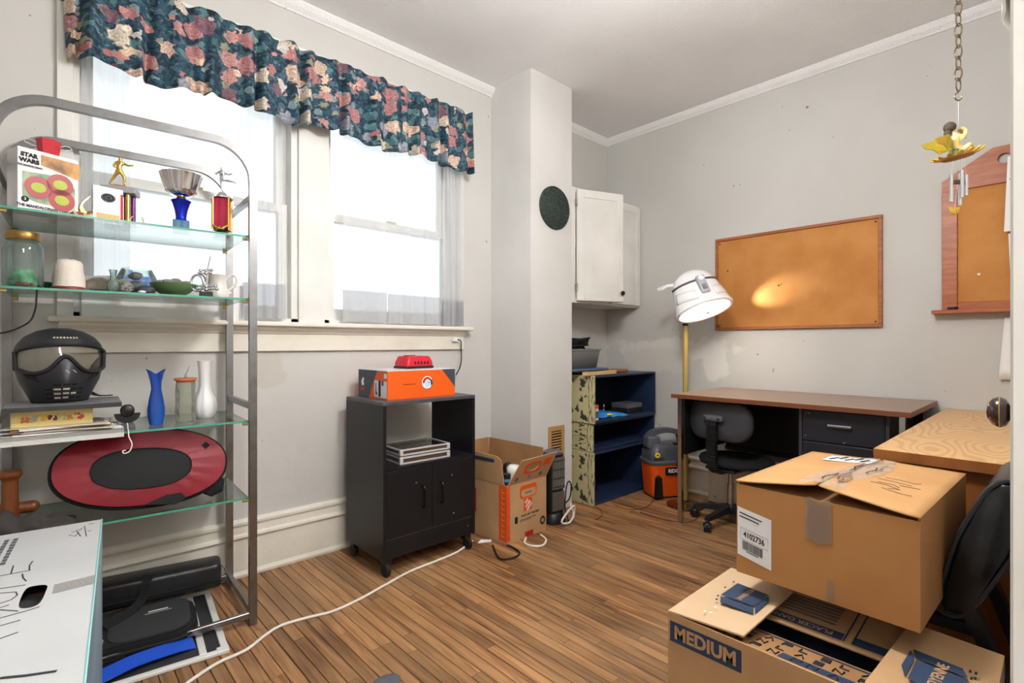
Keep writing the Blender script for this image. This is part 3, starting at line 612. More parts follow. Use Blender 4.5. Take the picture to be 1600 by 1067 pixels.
obj('bowl', MB().loft([[(r_ * (1 + fl_ * (.035 if k % 4 < 2 else -.035)) * math.cos(2 * math.pi * k / fl_n), r_ * (1 + fl_ * (.035 if k % 4 < 2 else -.035)) * math.sin(2 * math.pi * k / fl_n), z) for k in range(fl_n)]
      for r_, z, fl_ in ((.012, .133, 0), (.034, .138, .4), (.048, .150, 1), (.05, .158, .2), (.055, .175, 1), (.064, .205, 1), (.068, .215, .5), (.066, .216, .4), (.06, .2, .4), (.045, .16, .3), (.01, .145, 0))]), m_silver, ct, smooth=50)
p = on(347, 0, .16)
tt = thing('column_trophy', 'trophy with tall red column and silver kicking figure on top', 'trophy', p, FACE(p) - R(10))
obj('base', MB().lathe([(.032, 0), (.03, .01), (.02, .018), (.022, .03), (.034, .034)], 8), mat('dark_marble', (60, 44, 40), .3, col2=(110, 90, 80), vscale=40), tt)
obj('column', MB().bbox(-.026, .026, -.026, .026, .034, .158, .003), mat('red_foil', (186, 30, 70), .2, .5, col2=(214, 70, 104), vscale=16, vstretch=(3, 3, .5)), tt)
for sx in (-1, 1):
    for sy in (-1, 1): obj('corner_strip', MB().cyl((sx * .027, sy * .027, .034), (sx * .027, sy * .027, .158), .0045), m_gold, tt, smooth=True)
obj('top_cap', MB().lathe([(.04, .158), (.038, .165), (.022, .17), (.014, .182), (.008, .186)], 12), m_silver, tt)
skin('eagle', [(0, -.036, .03, .009), (-.012, -.036, .04, .006), (-.028, -.036, .05, .003), (.012, -.036, .04, .006), (.03, -.036, .052, .003), (0, -.038, .048, .006)], [(0, 1), (1, 2), (0, 3), (3, 4), (0, 5)], m_gold, tt, 1)
figure(tt, .185, .10, 'kick', m_silver)

# --- second shelf
p = on(36, 1, .10)
j = thing('mason_jar', 'large clear mason jar with gold screw lid', 'jar', p, 0)
obj('glass_body', MB().lathe([(.042, 0), (.047, .005), (.049, .02), (.049, .118), (.046, .135), (.038, .147), (.037, .16)], 32), m_jar, j, smooth=60)
obj('screw_lid', MB().lathe([(.040, .150), (.041, .152), (.041, .170), (.039, .174), (.03, .175), (.001, .174)], 36), mat('gold_lid', (150, 116, 62), .35, .8), j, smooth=40)
jm = frame((0, 0, .085), (1, 0, 0), (0, 0, 1))
obj('green_filling', MB().lathe([(.036, .004), (.039, .012), (.039, .03), (.031, .045), (.026, .06), (.001, .062)], 14, sx=.9), mat('green_wrap', (28, 112, 66), .4, col2=(110, 190, 140), vscale=40), j)
obj('beads', MB().ball((-.01, -.04, .012), .007).ball((.005, -.042, .011), .007).ball((.02, -.038, .012), .006), mat('red_beads', (150, 40, 30), .3), j)
p = on(62, 1, .2)
o = obj('green_glass_dish', MB().lathe([(.03, 0), (.045, .012), (.06, .03), (.057, .03), (.04, .013), (.001, .008)], 24), mat('green_glass', (30, 130, 80), .1, trans=.5), loc=p, smooth=60); tag(o, 'shallow green glass dish half hidden behind mason jar', 'dish')
p = on(108, 1, .13)
s = thing('salt_lamp', 'pale tapered salt lamp on round red-brown wooden base', 'lamp', p)
obj('base', MB().lathe([(.044, 0), (.046, .003), (.046, .012), (.043, .015)], 28), mat('mahogany_base', (120, 44, 34), .4), s, smooth=50)
rr = random.Random(5)
obj('salt_block', MB().loft([[(r_ * (1 + rr.uniform(-.05, .05)) * math.cos(2 * math.pi * k / 14), r_ * (1 + rr.uniform(-.05, .05)) * math.sin(2 * math.pi * k / 14), z + rr.uniform(-.002, .002)) for k in range(14)] for r_, z in ((.043, .015), (.042, .04), (.038, .07), (.034, .092), (.028, .103), (.015, .106))]), mat('pale_salt', (214, 206, 196), .6, col2=(226, 214, 204), vscale=20, bump=.3, bscale=40), s, smooth=60)
c0 = SM.inverted() @ p
obj('cord', MB().tube(smoothpath([(-.05, -.005, .006), (-.065, -.03, .005), (-.075, -.095, .006), (-.078, -.102, -.02), (-.082, -.103, -.07), (-.10, -.10, -.11), (-.16, -.09, -.14), (-.24, -.08, -.13)], 6), .0026, 6), m_rubber, s, smooth=True)
def rock(mb, c, r_, seed, sx=1, sy=1, sz=1):
    q = random.Random(seed); n, m = 10, 6; rings = []
    for i in range(m + 1):
        a = math.pi * i / m; rings.append([Vector(c) + Vector((r_ * sx * math.sin(a) * math.cos(2 * math.pi * k / n) * q.uniform(.82, 1.15), r_ * sy * math.sin(a) * math.sin(2 * math.pi * k / n) * q.uniform(.82, 1.15), -r_ * sz * math.cos(a) * q.uniform(.92, 1.05))) if 0 < i < m else Vector(c) + Vector((1e-4 * math.cos(k), 1e-4 * math.sin(k), -r_ * sz * math.cos(a))) for k in range(n)])
    return mb.loft(rings, True)
p = on(158, 1, .15)
t = thing('carved_turtle', 'grey carved stone turtle behind small bud vase', 'figurine', p, FACE(p))
obj('shell', MB().lathe([(.062, .012), (.058, .022), (.045, .04), (.025, .052), (.001, .056)], 16, sx=1, sy=.75), mat('carved_shell', (92, 88, 76), .6, col2=(120, 112, 96), vscale=50, bump=.5, bscale=60), t, smooth=60)
obj('body', MB().lathe([(.04, .002), (.058, .006), (.06, .014)], 16, sy=.75), m_stone, t)
obj('head', MB().ball((-.074, -.005, .016), .014, sx=1.3), m_stone, t, smooth=True)
for sx in (-1, 1):
    for sy in (-1, 1): obj('flipper', MB().ball((sx * .045, sy * .038, .007), .014, sz=.45, sx=1.3), m_stone, t, smooth=True)
p = on(177, 1, .07)
o = obj('bud_vase', MB().lathe([(.013, 0), (.019, .006), (.021, .022), (.017, .036), (.009, .046), (.0085, .06), (.012, .076), (.0105, .076), (.007, .06), (.0075, .047), (.015, .036), (.018, .02), (.012, .006)], 24), m_jar, loc=p, smooth=60); tag(o, 'tiny clear glass bud vase before dark rocks', 'vase')
p = on(214, 1, .23)
g = thing('fish_bowl', 'clear glass bowl painted with blue figure and flowers', 'bowl', p, FACE(p))
gp = [(.03, 0), (.05, .012), (.066, .035), (.068, .05), (.058, .078), (.045, .104), (.0435, .104)]
obj('glass_body', MB().lathe(gp, 32, caps=False), m_jar, g, smooth=60)
pm_ = MB()
for q, (ux, uz, rx, rz_) in enumerate(((-.022, .06, .012, .02), (-.018, .085, .008, .008), (-.012, .05, .016, .012), (.01, .062, .014, .012), (.028, .05, .016, .022), (.034, .035, .014, .014), (.0, .04, .02, .01))):
    pm_.add([(ux + rx * math.cos(R(40 * k)), -math.sqrt(max(1e-6, .0655 ** 2 - ux ** 2)) * (1 - max(0, uz - .05) * 4.8) - .002, uz + rz_ * math.sin(R(40 * k))) for k in range(9)], [tuple(range(9))])
obj('painted_figure', pm_, mat('blue_paint', (60, 110, 180), .4, col2=(120, 150, 200), vscale=60), g)
p = on(214, 1, .09); dk = MB
for i, (px_, dy, r_, sx, sy, sz, m_, nm) in enumerate(((197, .07, .022, .95, .7, .95, mat('speckled_rock', (70, 74, 70), .6, col2=(140, 146, 138), vscale=150), 'speckled round rock'), (212, .10, .027, 1.1, .9, .9, m_stone, 'dark grey lumpy rock'), (228, .07, .02, 1.3, .9, .8, mat('slate_rock', (60, 64, 74), .55), 'slate blue rock'), (196, .15, .026, 1.5, .8, 1.1, mat('pale_layered_rock', (110, 112, 110), .7, col2=(160, 160, 156), vscale=40, vstretch=(1, 1, 4)), 'pale layered rock'))):
    q = on(px_, 1, dy); mb = rock(MB(), (0, 0, r_ * sz * .96), r_, i + 3, sx, sy, sz)
    o = obj('rock', mb, m_, loc=q, smooth=35); tag(o, nm + ' in the rock pile before the painted bowl', 'rock', 'rocks piled on second glass shelf')
q = on(212, 1, .095); o = obj('rock', rock(MB(), (0, 0, .014), .017, 21, 1.2, .9, .85), m_stone, loc=q + Vector((0, 0, .049)), smooth=35); tag(o, 'small dark rock sitting on top of the rock pile', 'rock', 'rocks piled on second glass shelf')
q = on(222, 1, .05); o = obj('shell_chip', MB().ball((0, 0, .006), .009, sz=.6, sx=1.3), m_milk, loc=q, smooth=True); tag(o, 'small white pebble at the front of the rock pile', 'pebble')
p = on(271, 1, .12)
o = obj('green_bowl', MB().lathe([(.03, 0), (.034, .004), (.052, .016), (.068, .034), (.073, .046), (.069, .046), (.05, .02), (.03, .009), (.001, .008)], 32), m_green, loc=p, smooth=60); tag(o, 'wide olive green bowl filled with grey stones', 'bowl')
for k in range(9):
    a = k * 2.4; r_ = .012 + .04 * (k / 9) ** .5
    o = obj('pebble', rock(MB(), (0, 0, 0), .0165, 40 + k, 1.15, .9, .7), m_stone2 if k % 3 else mat('tan_pebble', (170, 160, 140), .6), loc=p + Vector((r_ * math.cos(a), r_ * math.sin(a), .047 + (.006 if k < 3 else 0))), smooth=35); tag(o, 'rounded grey stone lying in olive green bowl', 'stone', 'stones in the olive bowl')
p = on(322, 1, .09)
h = thing('helping_hand', 'chrome magnifier stand with round lens and clamp arms', 'magnifier', p, FACE(p))
obj('base', MB().bbox(-.022, .022, -.018, .018, 0, .022, .003), m_blackp, h); obj('upright', MB().cyl((0, 0, .02), (.006, 0, .105), .0035).cyl((.004, 0, .1), (.014, 0, .155), .0026), m_silver, h, smooth=True)
ri = obj('lens_ring', MB().tube([(-.028 + .02 * math.cos(R(15 * k)), -.01 - .008 * math.cos(R(15 * k)), .052 + .03 * math.sin(R(15 * k))) for k in range(24)], .0045, 8, True), m_silver, h, smooth=True)
obj('lens', MB().add([(-.028 + .019 * math.cos(R(15 * k)), -.01 - .0076 * math.cos(R(15 * k)), .052 + .029 * math.sin(R(15 * k))) for k in range(24)], [tuple(range(24))]), m_jar, ri)
for z, l_ in ((.042, .03), (.03, .035), (.09, .014), (.1, .018)): obj('clamp', MB().cyl((-l_, 0, z), (l_, -.004, z + .004), .003).ball((l_, -.004, z + .004), .006).ball((-l_, 0, z), .006).ball((0, 0, z), .007), m_silver, h, smooth=True)
p = on(339, 1, .27)
pt = thing('white_pitcher', 'white ceramic pitcher with scrolled handle', 'pitcher', p, FACE(p))
obj('body', MB().lathe([(.034, 0), (.038, .004), (.043, .02), (.044, .035), (.036, .06), (.034, .085), (.041, .108), (.038, .107), (.031, .085), (.033, .06), (.03, .02)], 28, caps=True), m_ceramic, pt, smooth=60)
obj('spout', MB().loft([[(-.03, -.016, .08), (-.03, .016, .08), (-.034, 0, .066)], [(-.046, -.012, .106), (-.046, .012, .106), (-.05, 0, .092)], [(-.066, -.003, .118), (-.066, .003, .118), (-.068, 0, .114)]]), m_ceramic, pt, smooth=True)
obj('handle', MB().tube(smoothpath([(.036, 0, .098), (.052, 0, .112), (.068, 0, .104), (.07, 0, .084), (.058, 0, .062), (.044, 0, .05), (.038, 0, .04), (.05, 0, .036)], 5), .0055, 8), m_ceramic, pt, smooth=True)
p = on(352, 1, .13)
o = obj('metal_strip', MB().bbox(-.045, .045, -.006, .006, 0, .006, .002), m_greyp, loc=p, rot=(0, 0, SH)); tag(o, 'flat grey metal strip lying beside the magnifier stand', 'metal strip')
# --- third shelf
def shelf_local(px, k, dy): return SM.inverted() @ on(px, k, dy)
z3 = SZ[2] + .0005
tray = thing('grey_tray', 'long pale grey board lying on third glass shelf under papers', 'board', SM @ Vector((-.19, -.085, z3)), SH)
obj('board', MB().bbox(-.14, .15, -.128, .10, 0, .012, .001).bbox(-.14, .15, -.128, -.118, -.014, .012, .001), mat('pale_grey_board', (196, 196, 192), .6), tray)
rr = random.Random(11)
zz = .0125
m_pp = [m_paper, mat('aged_paper', (206, 200, 190), .8), mat('pinkish_paper', (214, 196, 190), .8), mat('brown_envelope', (150, 122, 84), .8)]
for k in range(8):
    th = rr.choice((.0015, .002, .003))
    wx, wy = rr.uniform(.105, .135), rr.uniform(.085, .10)
    o = obj('paper_sheet', MB().bbox(-wx, wx, -wy, wy, 0, th, .0003, 1), m_pp[(k * 3) % 4 if k % 2 else (k % 3)], loc=SM @ Vector((-.195 + rr.uniform(-.01, .02), -.09 + rr.uniform(-.012, .012), z3 + zz)), rot=(0, 0, SH + R(rr.uniform(-9, 9))))
    tag(o, {m_pp[0].name: 'white sheet', m_pp[1].name: 'yellowed sheet', m_pp[2].name: 'pinkish sheet', m_pp[3].name: 'brown envelope'}[o.data.materials[0].name] + ' in the untidy paper pile under yellow box', 'paper', 'papers piled on the grey board'); zz += th + .0003
zb = z3 + zz
yb = thing('yellow_box', 'pale yellow flat box with a row of printed fruit and leaves', 'box', SM @ Vector((-.215, -.08, zb)), SH + R(1))
ylen, yh = .096, .050
obj('carton', MB().bbox(-ylen, ylen, -.075, .075, 0, yh, .002), mat('yellow_card', (216, 196, 132), .6, col2=(206, 184, 116), vscale=6), yb)
YM = frame((0, -.0755, 0), (1, 0, 0), (0, 0, 1)); rr = random.Random(2)
cols = [mat('fruit_orange', (186, 96, 40), .6), mat('fruit_grey', (150, 140, 128), .6), mat('fruit_gold', (200, 150, 50), .6), mat('fruit_plum', (84, 22, 34), .6), mat('fruit_sage', (160, 156, 110), .6), mat('fruit_amber', (170, 110, 40), .6), mat('fruit_rust', (176, 70, 40), .6)]
for k in range(7):
    mb = MB(); cx = -.066 + k * .022
    for q in range(9): mb.prism(circle(7, rr.uniform(.0028, .005), cx + rr.uniform(-.009, .009), .026 + rr.uniform(-.008, .008)), 0, .0004 + q * .00005, YM)
    obj('printed_fruit', mb, cols[k], yb)
zb += yh + .0005
gb = thing('grey_shelf_board', 'dark grey flat board balanced on the yellow box beneath the mask', 'board', SM @ Vector((-.215, -.075, zb)), SH)
obj('board', MB().bbox(-.11, .17, -.12, .115, 0, .016, .001), mat('slate_grey_laminate', (92, 94, 100), .35, col2=(112, 114, 120), vscale=4), gb)
obj('front_edge', MB().box(-.11, .17, -.1208, -.1198, .001, .015), mat('dark_edge_band', (48, 47, 46), .5), gb)
zb += .0165
# paintball mask
mk = thing('paintball_mask', 'black paintball mask with clear goggle lens and vented mouth', 'mask', SM @ Vector((-.20, -.045, zb)), FACE(SM @ Vector((-.20, -.05, 0))) + R(8))
def mr(z):     # half-width of the mask at height z
    P = [(0, .085), (.03, .10), (.07, .122), (.11, .132), (.15, .133), (.185, .125), (.21, .104), (.228, .07), (.238, .03)]
    for (z0, a), (z1, b) in zip(P, P[1:]):
        if z <= z1: return a + (b - a) * (z - z0) / (z1 - z0)
    return P[-1][1]
def mp(u, z, off=0):
    a = R(u); r_ = mr(z) * .82 + off
    nose = .022 * math.exp(-(u / 17) ** 2) * math.exp(-((z - .075) / .05) ** 2) + .020 * math.exp(-(u / 30) ** 2) * math.exp(-((z - .03) / .045) ** 2)
    return Vector((r_ * math.sin(a), -(r_ * .82 + nose) * math.cos(a), z))
def lens_lo(u): return .108 + .0 * u + .042 * math.exp(-(u / 15) ** 2) - .012 * math.exp(-((abs(u) - 42) / 22) ** 2)
def lens_hi(u): return .186 - .020 * (abs(u) / 70) ** 2
U = 78
m_mask = mat('matte_black_mask', (30, 31, 35), .42, col2=(40, 42, 46), vscale=9)
obj('face_shell', MB().sheet(lambda u, v: mp(-100 + 200 * u, v * (lens_lo(max(-U, min(U, -100 + 200 * u))) if abs(-100 + 200 * u) < U else lens_lo(U) + .012)), 50, 12), m_mask, mk, smooth=60, solid=.003)
obj('visor', MB().sheet(lambda u, v: mp(-100 + 200 * u, (lens_hi(max(-U, min(U, -100 + 200 * u)))) + v * (.238 - lens_hi(max(-U, min(U, -100 + 200 * u)))), .004 * (1 - v)), 50, 8), m_mask, mk, smooth=60, solid=.003)
obj('side_panel', MB().sheet(lambda u, v: mp(U + 24 * u, lens_lo(U) - .004 + v * (lens_hi(U) - lens_lo(U) + .006), -.002), 6, 4).sheet(lambda u, v: mp(-U - 24 * u, lens_lo(U) - .004 + v * (lens_hi(U) - lens_lo(U) + .006), -.002), 6, 4), mat('blue_grey_plastic', (52, 66, 76), .35), mk, smooth=60, solid=.003)
obj('lens', MB().sheet(lambda u, v: mp((-U + 2 * U * u), lens_lo(-U + 2 * U * u) + v * (lens_hi(-U + 2 * U * u) - lens_lo(-U + 2 * U * u)), -.003), 40, 6), thin_glass('smoky_lens', (205, 200, 190), .35, .05, .16, (190, 184, 172)), mk, smooth=60)
loop = [mp(-U + 2 * U * k / 40, lens_lo(-U + 2 * U * k / 40), .004) for k in range(41)] + [mp(U - 2 * U * k / 40, lens_hi(U - 2 * U * k / 40), .006) for k in range(41)]
obj('goggle_frame', MB().tube(loop, .0062, 8, True), m_blackp, mk, smooth=True)
m_slot = mat('vent_gap', (186, 178, 160), .7); m_slotd = mat('dark_vent_gap', (8, 8, 9), .9)
for r_i, z in enumerate((.018, .032, .046, .060)):
    for s in (-2, -1, 0, 1, 2):
        if r_i == 3 and abs(s) == 2: continue
        cu = s * 13
        obj('mouth_vent', MB().sheet(lambda u, v: mp(cu - 5 + 10 * u, z + (v - .5) * .006 - abs(s) * .001, .0035), 4, 1), m_slot if (r_i < 3 and s in (-1, 0) and r_i != 1 or (r_i == 1 and s in (-1, 0, 1))) else m_slotd, mk)
for s in (-1, 1):
    for k in range(5):
        u0 = s * (34 + k * 3)
        obj('cheek_vent', MB().tube([mp(u0, .070 + k * .007, .0022), mp(u0 + s * 22, .083 + k * .007, .0022)], .0019, 5), m_slotd, mk)
for s in (-1, 1): obj('nose_mark', MB().tube([mp(s * 5 + 4, .105, .0026), mp(s * 5 + 9, .096, .0026)], .0014, 5), m_slot, mk)
for k in range(8): obj('visor_lettering', MB().sheet(lambda u, v: mp(-17 + k * 5 + 3 * u, .206 + v * .0045, .0062), 2, 1), m_slot, mk)
obj('strap', MB().sqtube(smoothpath([mp(96, .14), mp(120, .10) * 1.02, (.09, .10, .03), (.11, .08, .006), (.15, .06, .004)], 5), .022, .003, (0, 0, 1)), m_rubber, mk)
# small black figure with bowl hat
p = on(199, 2, .07)
f = thing('hat_figurine', 'little black bell ornament with round knob and wide brim', 'figurine', p + Vector((0, 0, .0)), FACE(p))
obj('stand', MB().bbox(-.022, .022, -.012, .012, 0, .012, .002).prism([(-.02, .012), (.02, .012), (.012, .03), (-.008, .026)], -.006, .006, frame((0, 0, 0), (1, 0, 0), (0, 0, 1))), m_greyp, f)
obj('brim', MB().prism([(.036 * math.cos(R(a)), .052 + .032 * math.sin(R(a))) for a in range(180, 361, 12)], -.007, .007, frame((0, 0, 0), (1, 0, 0), (0, 0, 1))), m_blackp, f)
obj('knob', MB().lathe([(.019, -.014), (.02, -.012), (.02, .012), (.017, .016), (.001, .017)], 20, frame((0, 0, .062), (1, 0, 0), (0, 0, 1))), m_blackp, f, smooth=50)
obj('cord', MB().tube(smoothpath([(0, -.012, .02), (.002, -.045, .004), (.003, -.075, .002), (.004, -.085, -.015), (.012, -.086, -.04), (.006, -.086, -.062), (-.008, -.086, -.068), (-.012, -.086, -.060), (-.004, -.086, -.058)], 6), .0018, 6), m_cable, f, smooth=True)
# vases
p = on(244, 2, .12)
o = obj('blue_vase', MB().loft([[((r_ + e_ * math.cos(2 * (t_ := 2 * math.pi * k / 32)) + fl_ * max(0, math.cos(2 * t_))) * math.cos(t_ + tw), (r_ + e_ * math.cos(2 * t_)) * math.sin(t_ + tw) * .8, z + fl_ * 1.3 * math.cos(2 * t_)) for k in range(32)]
     for r_, z, e_, fl_, tw in ((.019, 0, 0, 0, 0), (.021, .006, 0, 0, 0), (.024, .03, .002, 0, .1), (.0245, .055, .003, 0, .3), (.021, .09, .002, 0, .5), (.0155, .125, .001, 0, .7), (.016, .155, .001, .001, .4), (.018, .178, .002, .004, .2), (.021, .19, .003, .007, .0), (.018, .188, .003, .007, 0), (.016, .15, .001, .002, .4), (.014, .12, 0, 0, .7), (.02, .05, 0, 0, .3), (.001, .02, 0, 0, 0))]), m_bluev, loc=p, smooth=60); tag(o, 'cobalt blue twisted glass vase with flared wavy lip', 'vase')
p = on(290, 2, .12)
j = thing('glass_canister', 'tall textured clear glass canister with wooden lid', 'canister', p)
rr = random.Random(8)
obj('glass_body', MB().loft([[(r_ * (1 + rr.uniform(-.03, .03)) * math.cos(2 * math.pi * k / 16), r_ * (1 + rr.uniform(-.03, .03)) * math.sin(2 * math.pi * k / 16), z) for k in range(16)] for r_, z in ((.031, 0), (.034, .006), (.0335, .03), (.033, .05), (.0335, .07), (.032, .09), (.0325, .11), (.031, .13), (.03, .148))], True), thin_glass('textured_glass', (228, 232, 222), .5, .08, .2, (222, 226, 214)), j)
obj('wooden_lid', MB().lathe([(.030, .146), (.031, .152), (.036, .154), (.036, .160), (.034, .162)], 28), mat('lid_wood', (168, 96, 62), .5), j, smooth=50)
obj('lid_knob', MB().lathe([(.004, .162), (.005, .172), (.003, .176)], 10).tube([(0, 0, .174), (.008, 0, .192), (.012, 0, .205)], .002, 6), m_jar, j)
p = on(320, 2, .2)
n_ = 40
o = obj('white_vase', MB().loft([[(r_ * (1 + g_ * (.05 if k % 4 < 2 else -.02)) * math.cos(2 * math.pi * k / n_), r_ * (1 + g_ * (.05 if k % 4 < 2 else -.02)) * math.sin(2 * math.pi * k / n_), z) for k in range(n_)] for r_, z, g_ in ((.03, 0, 0), (.034, .005, 0), (.04, .02, .6), (.043, .045, 1), (.038, .075, 1), (.024, .105, .5), (.02, .13, .2), (.021, .18, .2), (.025, .215, .2), (.027, .222, 0), (.024, .221, 0), (.018, .18, 0), (.018, .13, 0), (.01, .1, 0))]), m_milk, loc=p, smooth=50); tag(o, 'slender white milk glass vase with ribbed belly', 'vase')

# --- fourth shelf: red oval pop-up carrier
z4 = SZ[3]
oc = SM @ Vector((.025, -.095, z4 + .142))
ov = thing('oval_pod', 'red nylon oval folded bag with black centre panel and rim', 'bag', oc, SH + R(-1), rot=None)
ov.rotation_euler = (R(-20), R(4), SH + R(-1))
RX, RZ = .245, .130
def ell(a, rx=RX, rz=RZ, n=2.25):
    c_, s_ = math.cos(a), math.sin(a); return (rx * math.copysign(abs(c_) ** (2 / n), c_), rz * math.copysign(abs(s_) ** (2 / n), s_))
rings = []
for q in range(9):
    t_ = q / 8; bulge = -.022 - .02 * (1 - t_ ** 2)
    rings.append([(ell(2 * math.pi * k / 56, RX * (.02 + .98 * t_), RZ * (.02 + .98 * t_))[0], bulge + .0022 * math.sin(k * 1.9 + 3 * t_) * (1 - t_) * t_ * 4, ell(2 * math.pi * k / 56, RX * (.02 + .98 * t_), RZ * (.02 + .98 * t_))[1]) for k in range(56)])
back = [[(x_, -.0 - (y_ + .022) * .6 + .02, z_) for x_, y_, z_ in r_] for r_ in rings]
obj('red_panel', MB().loft(rings + back[::-1], True), m_red, ov, smooth=60)
obj('rim', MB().tube([(ell(2 * math.pi * k / 56)[0] * 1.006, 0, ell(2 * math.pi * k / 56)[1] * 1.01) for k in range(56)], .0085, 8, True, flat=1), m_fabric, ov, smooth=True)
def bul(x_, z_): 
    t_ = min(1, ((abs(x_) / RX) ** 2.25 + (abs(z_) / RZ) ** 2.25) ** (1 / 2.25)); return -.022 - .02 * (1 - t_ * t_) - .0025
cx, cz = -.008, -.008
obj('centre_panel', MB().quadstrip([[(cx + ell(2 * math.pi * k / 40, .140 * q / 5 + 1e-4, .066 * q / 5 + 1e-4, 2.3)[0], bul(cx + ell(2 * math.pi * k / 40, .140 * q / 5, .066 * q / 5)[0], cz + ell(2 * math.pi * k / 40, .140 * q / 5, .066 * q / 5)[1]), cz + ell(2 * math.pi * k / 40, .140 * q / 5 + 1e-4, .066 * q / 5 + 1e-4, 2.3)[1]) for k in range(40)] for q in range(6)], True), mat('black_mesh_panel', (24, 26, 28), .8, bump=.2, bscale=500), ov, smooth=60)
obj('panel_seam', MB().tube([(cx + ell(2 * math.pi * k / 40, .141, .067, 2.3)[0], bul(cx + ell(2 * math.pi * k / 40, .140, .066)[0], cz + ell(2 * math.pi * k / 40, .140, .066)[1]) - .001, cz + ell(2 * math.pi * k / 40, .141, .067, 2.3)[1]) for k in range(40)], .0022, 6, True), m_fabric, ov, smooth=True)
obj('diamond_patch', MB().add([(.178 + dx, bul(.178 + dx, .062 + dz) - .001, .062 + dz) for dx, dz in ((-.014, 0), (0, -.014), (.014, 0), (0, .014))], [(0, 1, 2, 3)]), m_fabric, ov)
obj('strap_tab', MB().add([(.06 + dx, -.036 - (.004 if dz < -.005 else 0), -.118 + dz) for dx, dz in ((-.06, -.014), (.0, .012), (.045, .016), (.06, -.004), (.03, -.022))], [(0, 1, 2, 3, 4)]), m_fabric, ov, solid=.004)
pb = obj('side_pouch', MB().lathe([(.001, -.04), (.03, -.035), (.05, 0), (.03, .035), (.001, .04)], 14, Matrix.Translation((.205, .02, -.075)) @ Matrix.Rotation(R(35), 4, 'Y') @ Matrix.Scale(.5, 4, (0, 1, 0))), m_fabric, ov, smooth=True)
# turned wooden handle and dark jacket at the left of that shelf
p = SM @ Vector((-.315, -.09, z4 + .0005))
t = thing('wooden_bat', 'turned brown wooden handle with round knob standing on lower shelf', 'wooden handle', p)
obj('handle', MB().lathe([(.022, 0), (.022, .03), (.020, .10), (.019, .15), (.021, .158), (.027, .164), (.029, .172), (.027, .181), (.02, .185), (.001, .186)], 24), m_wood, t, smooth=60)
obj('cross_piece', MB().cyl((-.16, .03, .065), (.05, .012, .06), .019).ball((.05, .012, .06), .019), m_wood, t, smooth=True)
jk = obj('dark_jacket', MB().sheet(lambda u, v: SM @ Vector((-.34 + u * .18, -.18 + v * .12, z4 + .004 + .055 * (1 - u) ** .7 * math.sin(math.pi * min(1, max(0, v)) ** .8) * (1 + .2 * math.sin(u * 17)) + .006 * math.sin(u * 9 + v * 7) ** 2)), 30, 14), mat('charcoal_cloth', (46, 42, 42), .8, col2=(66, 60, 58), vscale=6), smooth=80, solid=.004); tag(jk, 'crumpled charcoal cloth lying on lower shelf below the red bag', 'cloth')

# --- floor under the shelf: window screens and bags
def scr(name, x0, x1, y0, y1, z, rz, lab, bar=False):
    t = thing(name, lab, 'window screen', ((x0 + x1) / 2, (y0 + y1) / 2, z), rz); a, b = (x1 - x0) / 2, (y1 - y0) / 2
    for q in ((-a, -b, a, -b + .022), (-a, b - .022, a, b), (-a, -b + .022, -a + .022, b - .022), (a - .022, -b + .022, a, b - .022)): obj('frame_bar', MB().bbox(q[0], q[2], q[1], q[3], 0, .012, .002, 1), m_white, t)
    obj('mesh', MB().box(-a + .02, a - .02, -b + .02, b - .02, .005, .006), m_greymesh, t)
    if bar:
        obj('cross_bar', MB().bbox(a - .085, a - .063, -b + .022, b - .022, .001, .0125, .002, 1), m_white, t)
        for sx in (-1, 1): obj('corner_piece', MB().bbox(a - .035 if sx > 0 else -a - .001, a + .001 if sx > 0 else -a + .035, -b - .001, -b + .033, -.0003, .0135, .002, 1), m_white, t)
    return t
scr('window_screen', -.02, .51, 1.955, 2.485, .0005, R(-6), 'white-framed window screen flat on floor beneath glass shelves', True)
bg = thing('zipped_case', 'long black zipped case lying on top of the other bags', 'case', (.30, 2.40, .07), R(-10))
obj('body', MB().bbox(-.30, .26, -.055, .06, 0, .10, .02, 3), m_vinyl, bg, smooth=True)
obj('zip', MB().tube([(-.30, -.056, .03), (.26, -.056, .03)], .003, 6), m_rubber, bg); obj('zip_pull', MB().tube([(.262, .0, .07), (.272, -.01, .062), (.275, -.012, .05)], .003, 6), m_silver, bg)
obj('strap', MB().sqtube(smoothpath([(.02, -.04, .102), (.01, -.062, .08), (-.0, -.075, .03), (-.04, -.13, .015), (-.10, -.19, .012)], 6), .032, .003, (0, -.5, .85)), m_fabric, bg)
bg2 = thing('laptop_bag', 'flat black laptop bag with printed logo on the screen frame', 'bag', (.20, 2.21, .0135), R(-8))
obj('body', MB().prism(rrect(-.24, .23, -.13, .14, .07, 6), 0, .05).prism(rrect(-.235, .222, -.125, .135, .07, 6), .05, .058), m_fabric, bg2)
obj('flap', MB().prism(rrect(-.02, .215, -.118, .13, .06, 6), .058, .062), mat('charcoal_flap', (50, 51, 54), .7), bg2)
obj('printed_logo', MB().box(.09, .15, .060, .067, .0622, .0627).box(.08, .16, .048, .050, .0622, .0627), m_paper, bg2)
obj('rim', MB().tube([(x_, y_, .03) for x_, y_ in rrect(-.242, .232, -.132, .142, .07, 6)], .006, 6, True), m_rubber, bg2, smooth=True)
obj('care_label', MB().bbox(-.06, -.03, -.10, -.06, .0585, .0605, .0005, 1), m_paper, bg2); obj('label_stripe', MB().box(-.058, -.032, -.098, -.09, .0606, .0609).box(-.058, -.032, -.088, -.078, .0606, .0609), m_redp, bg2)
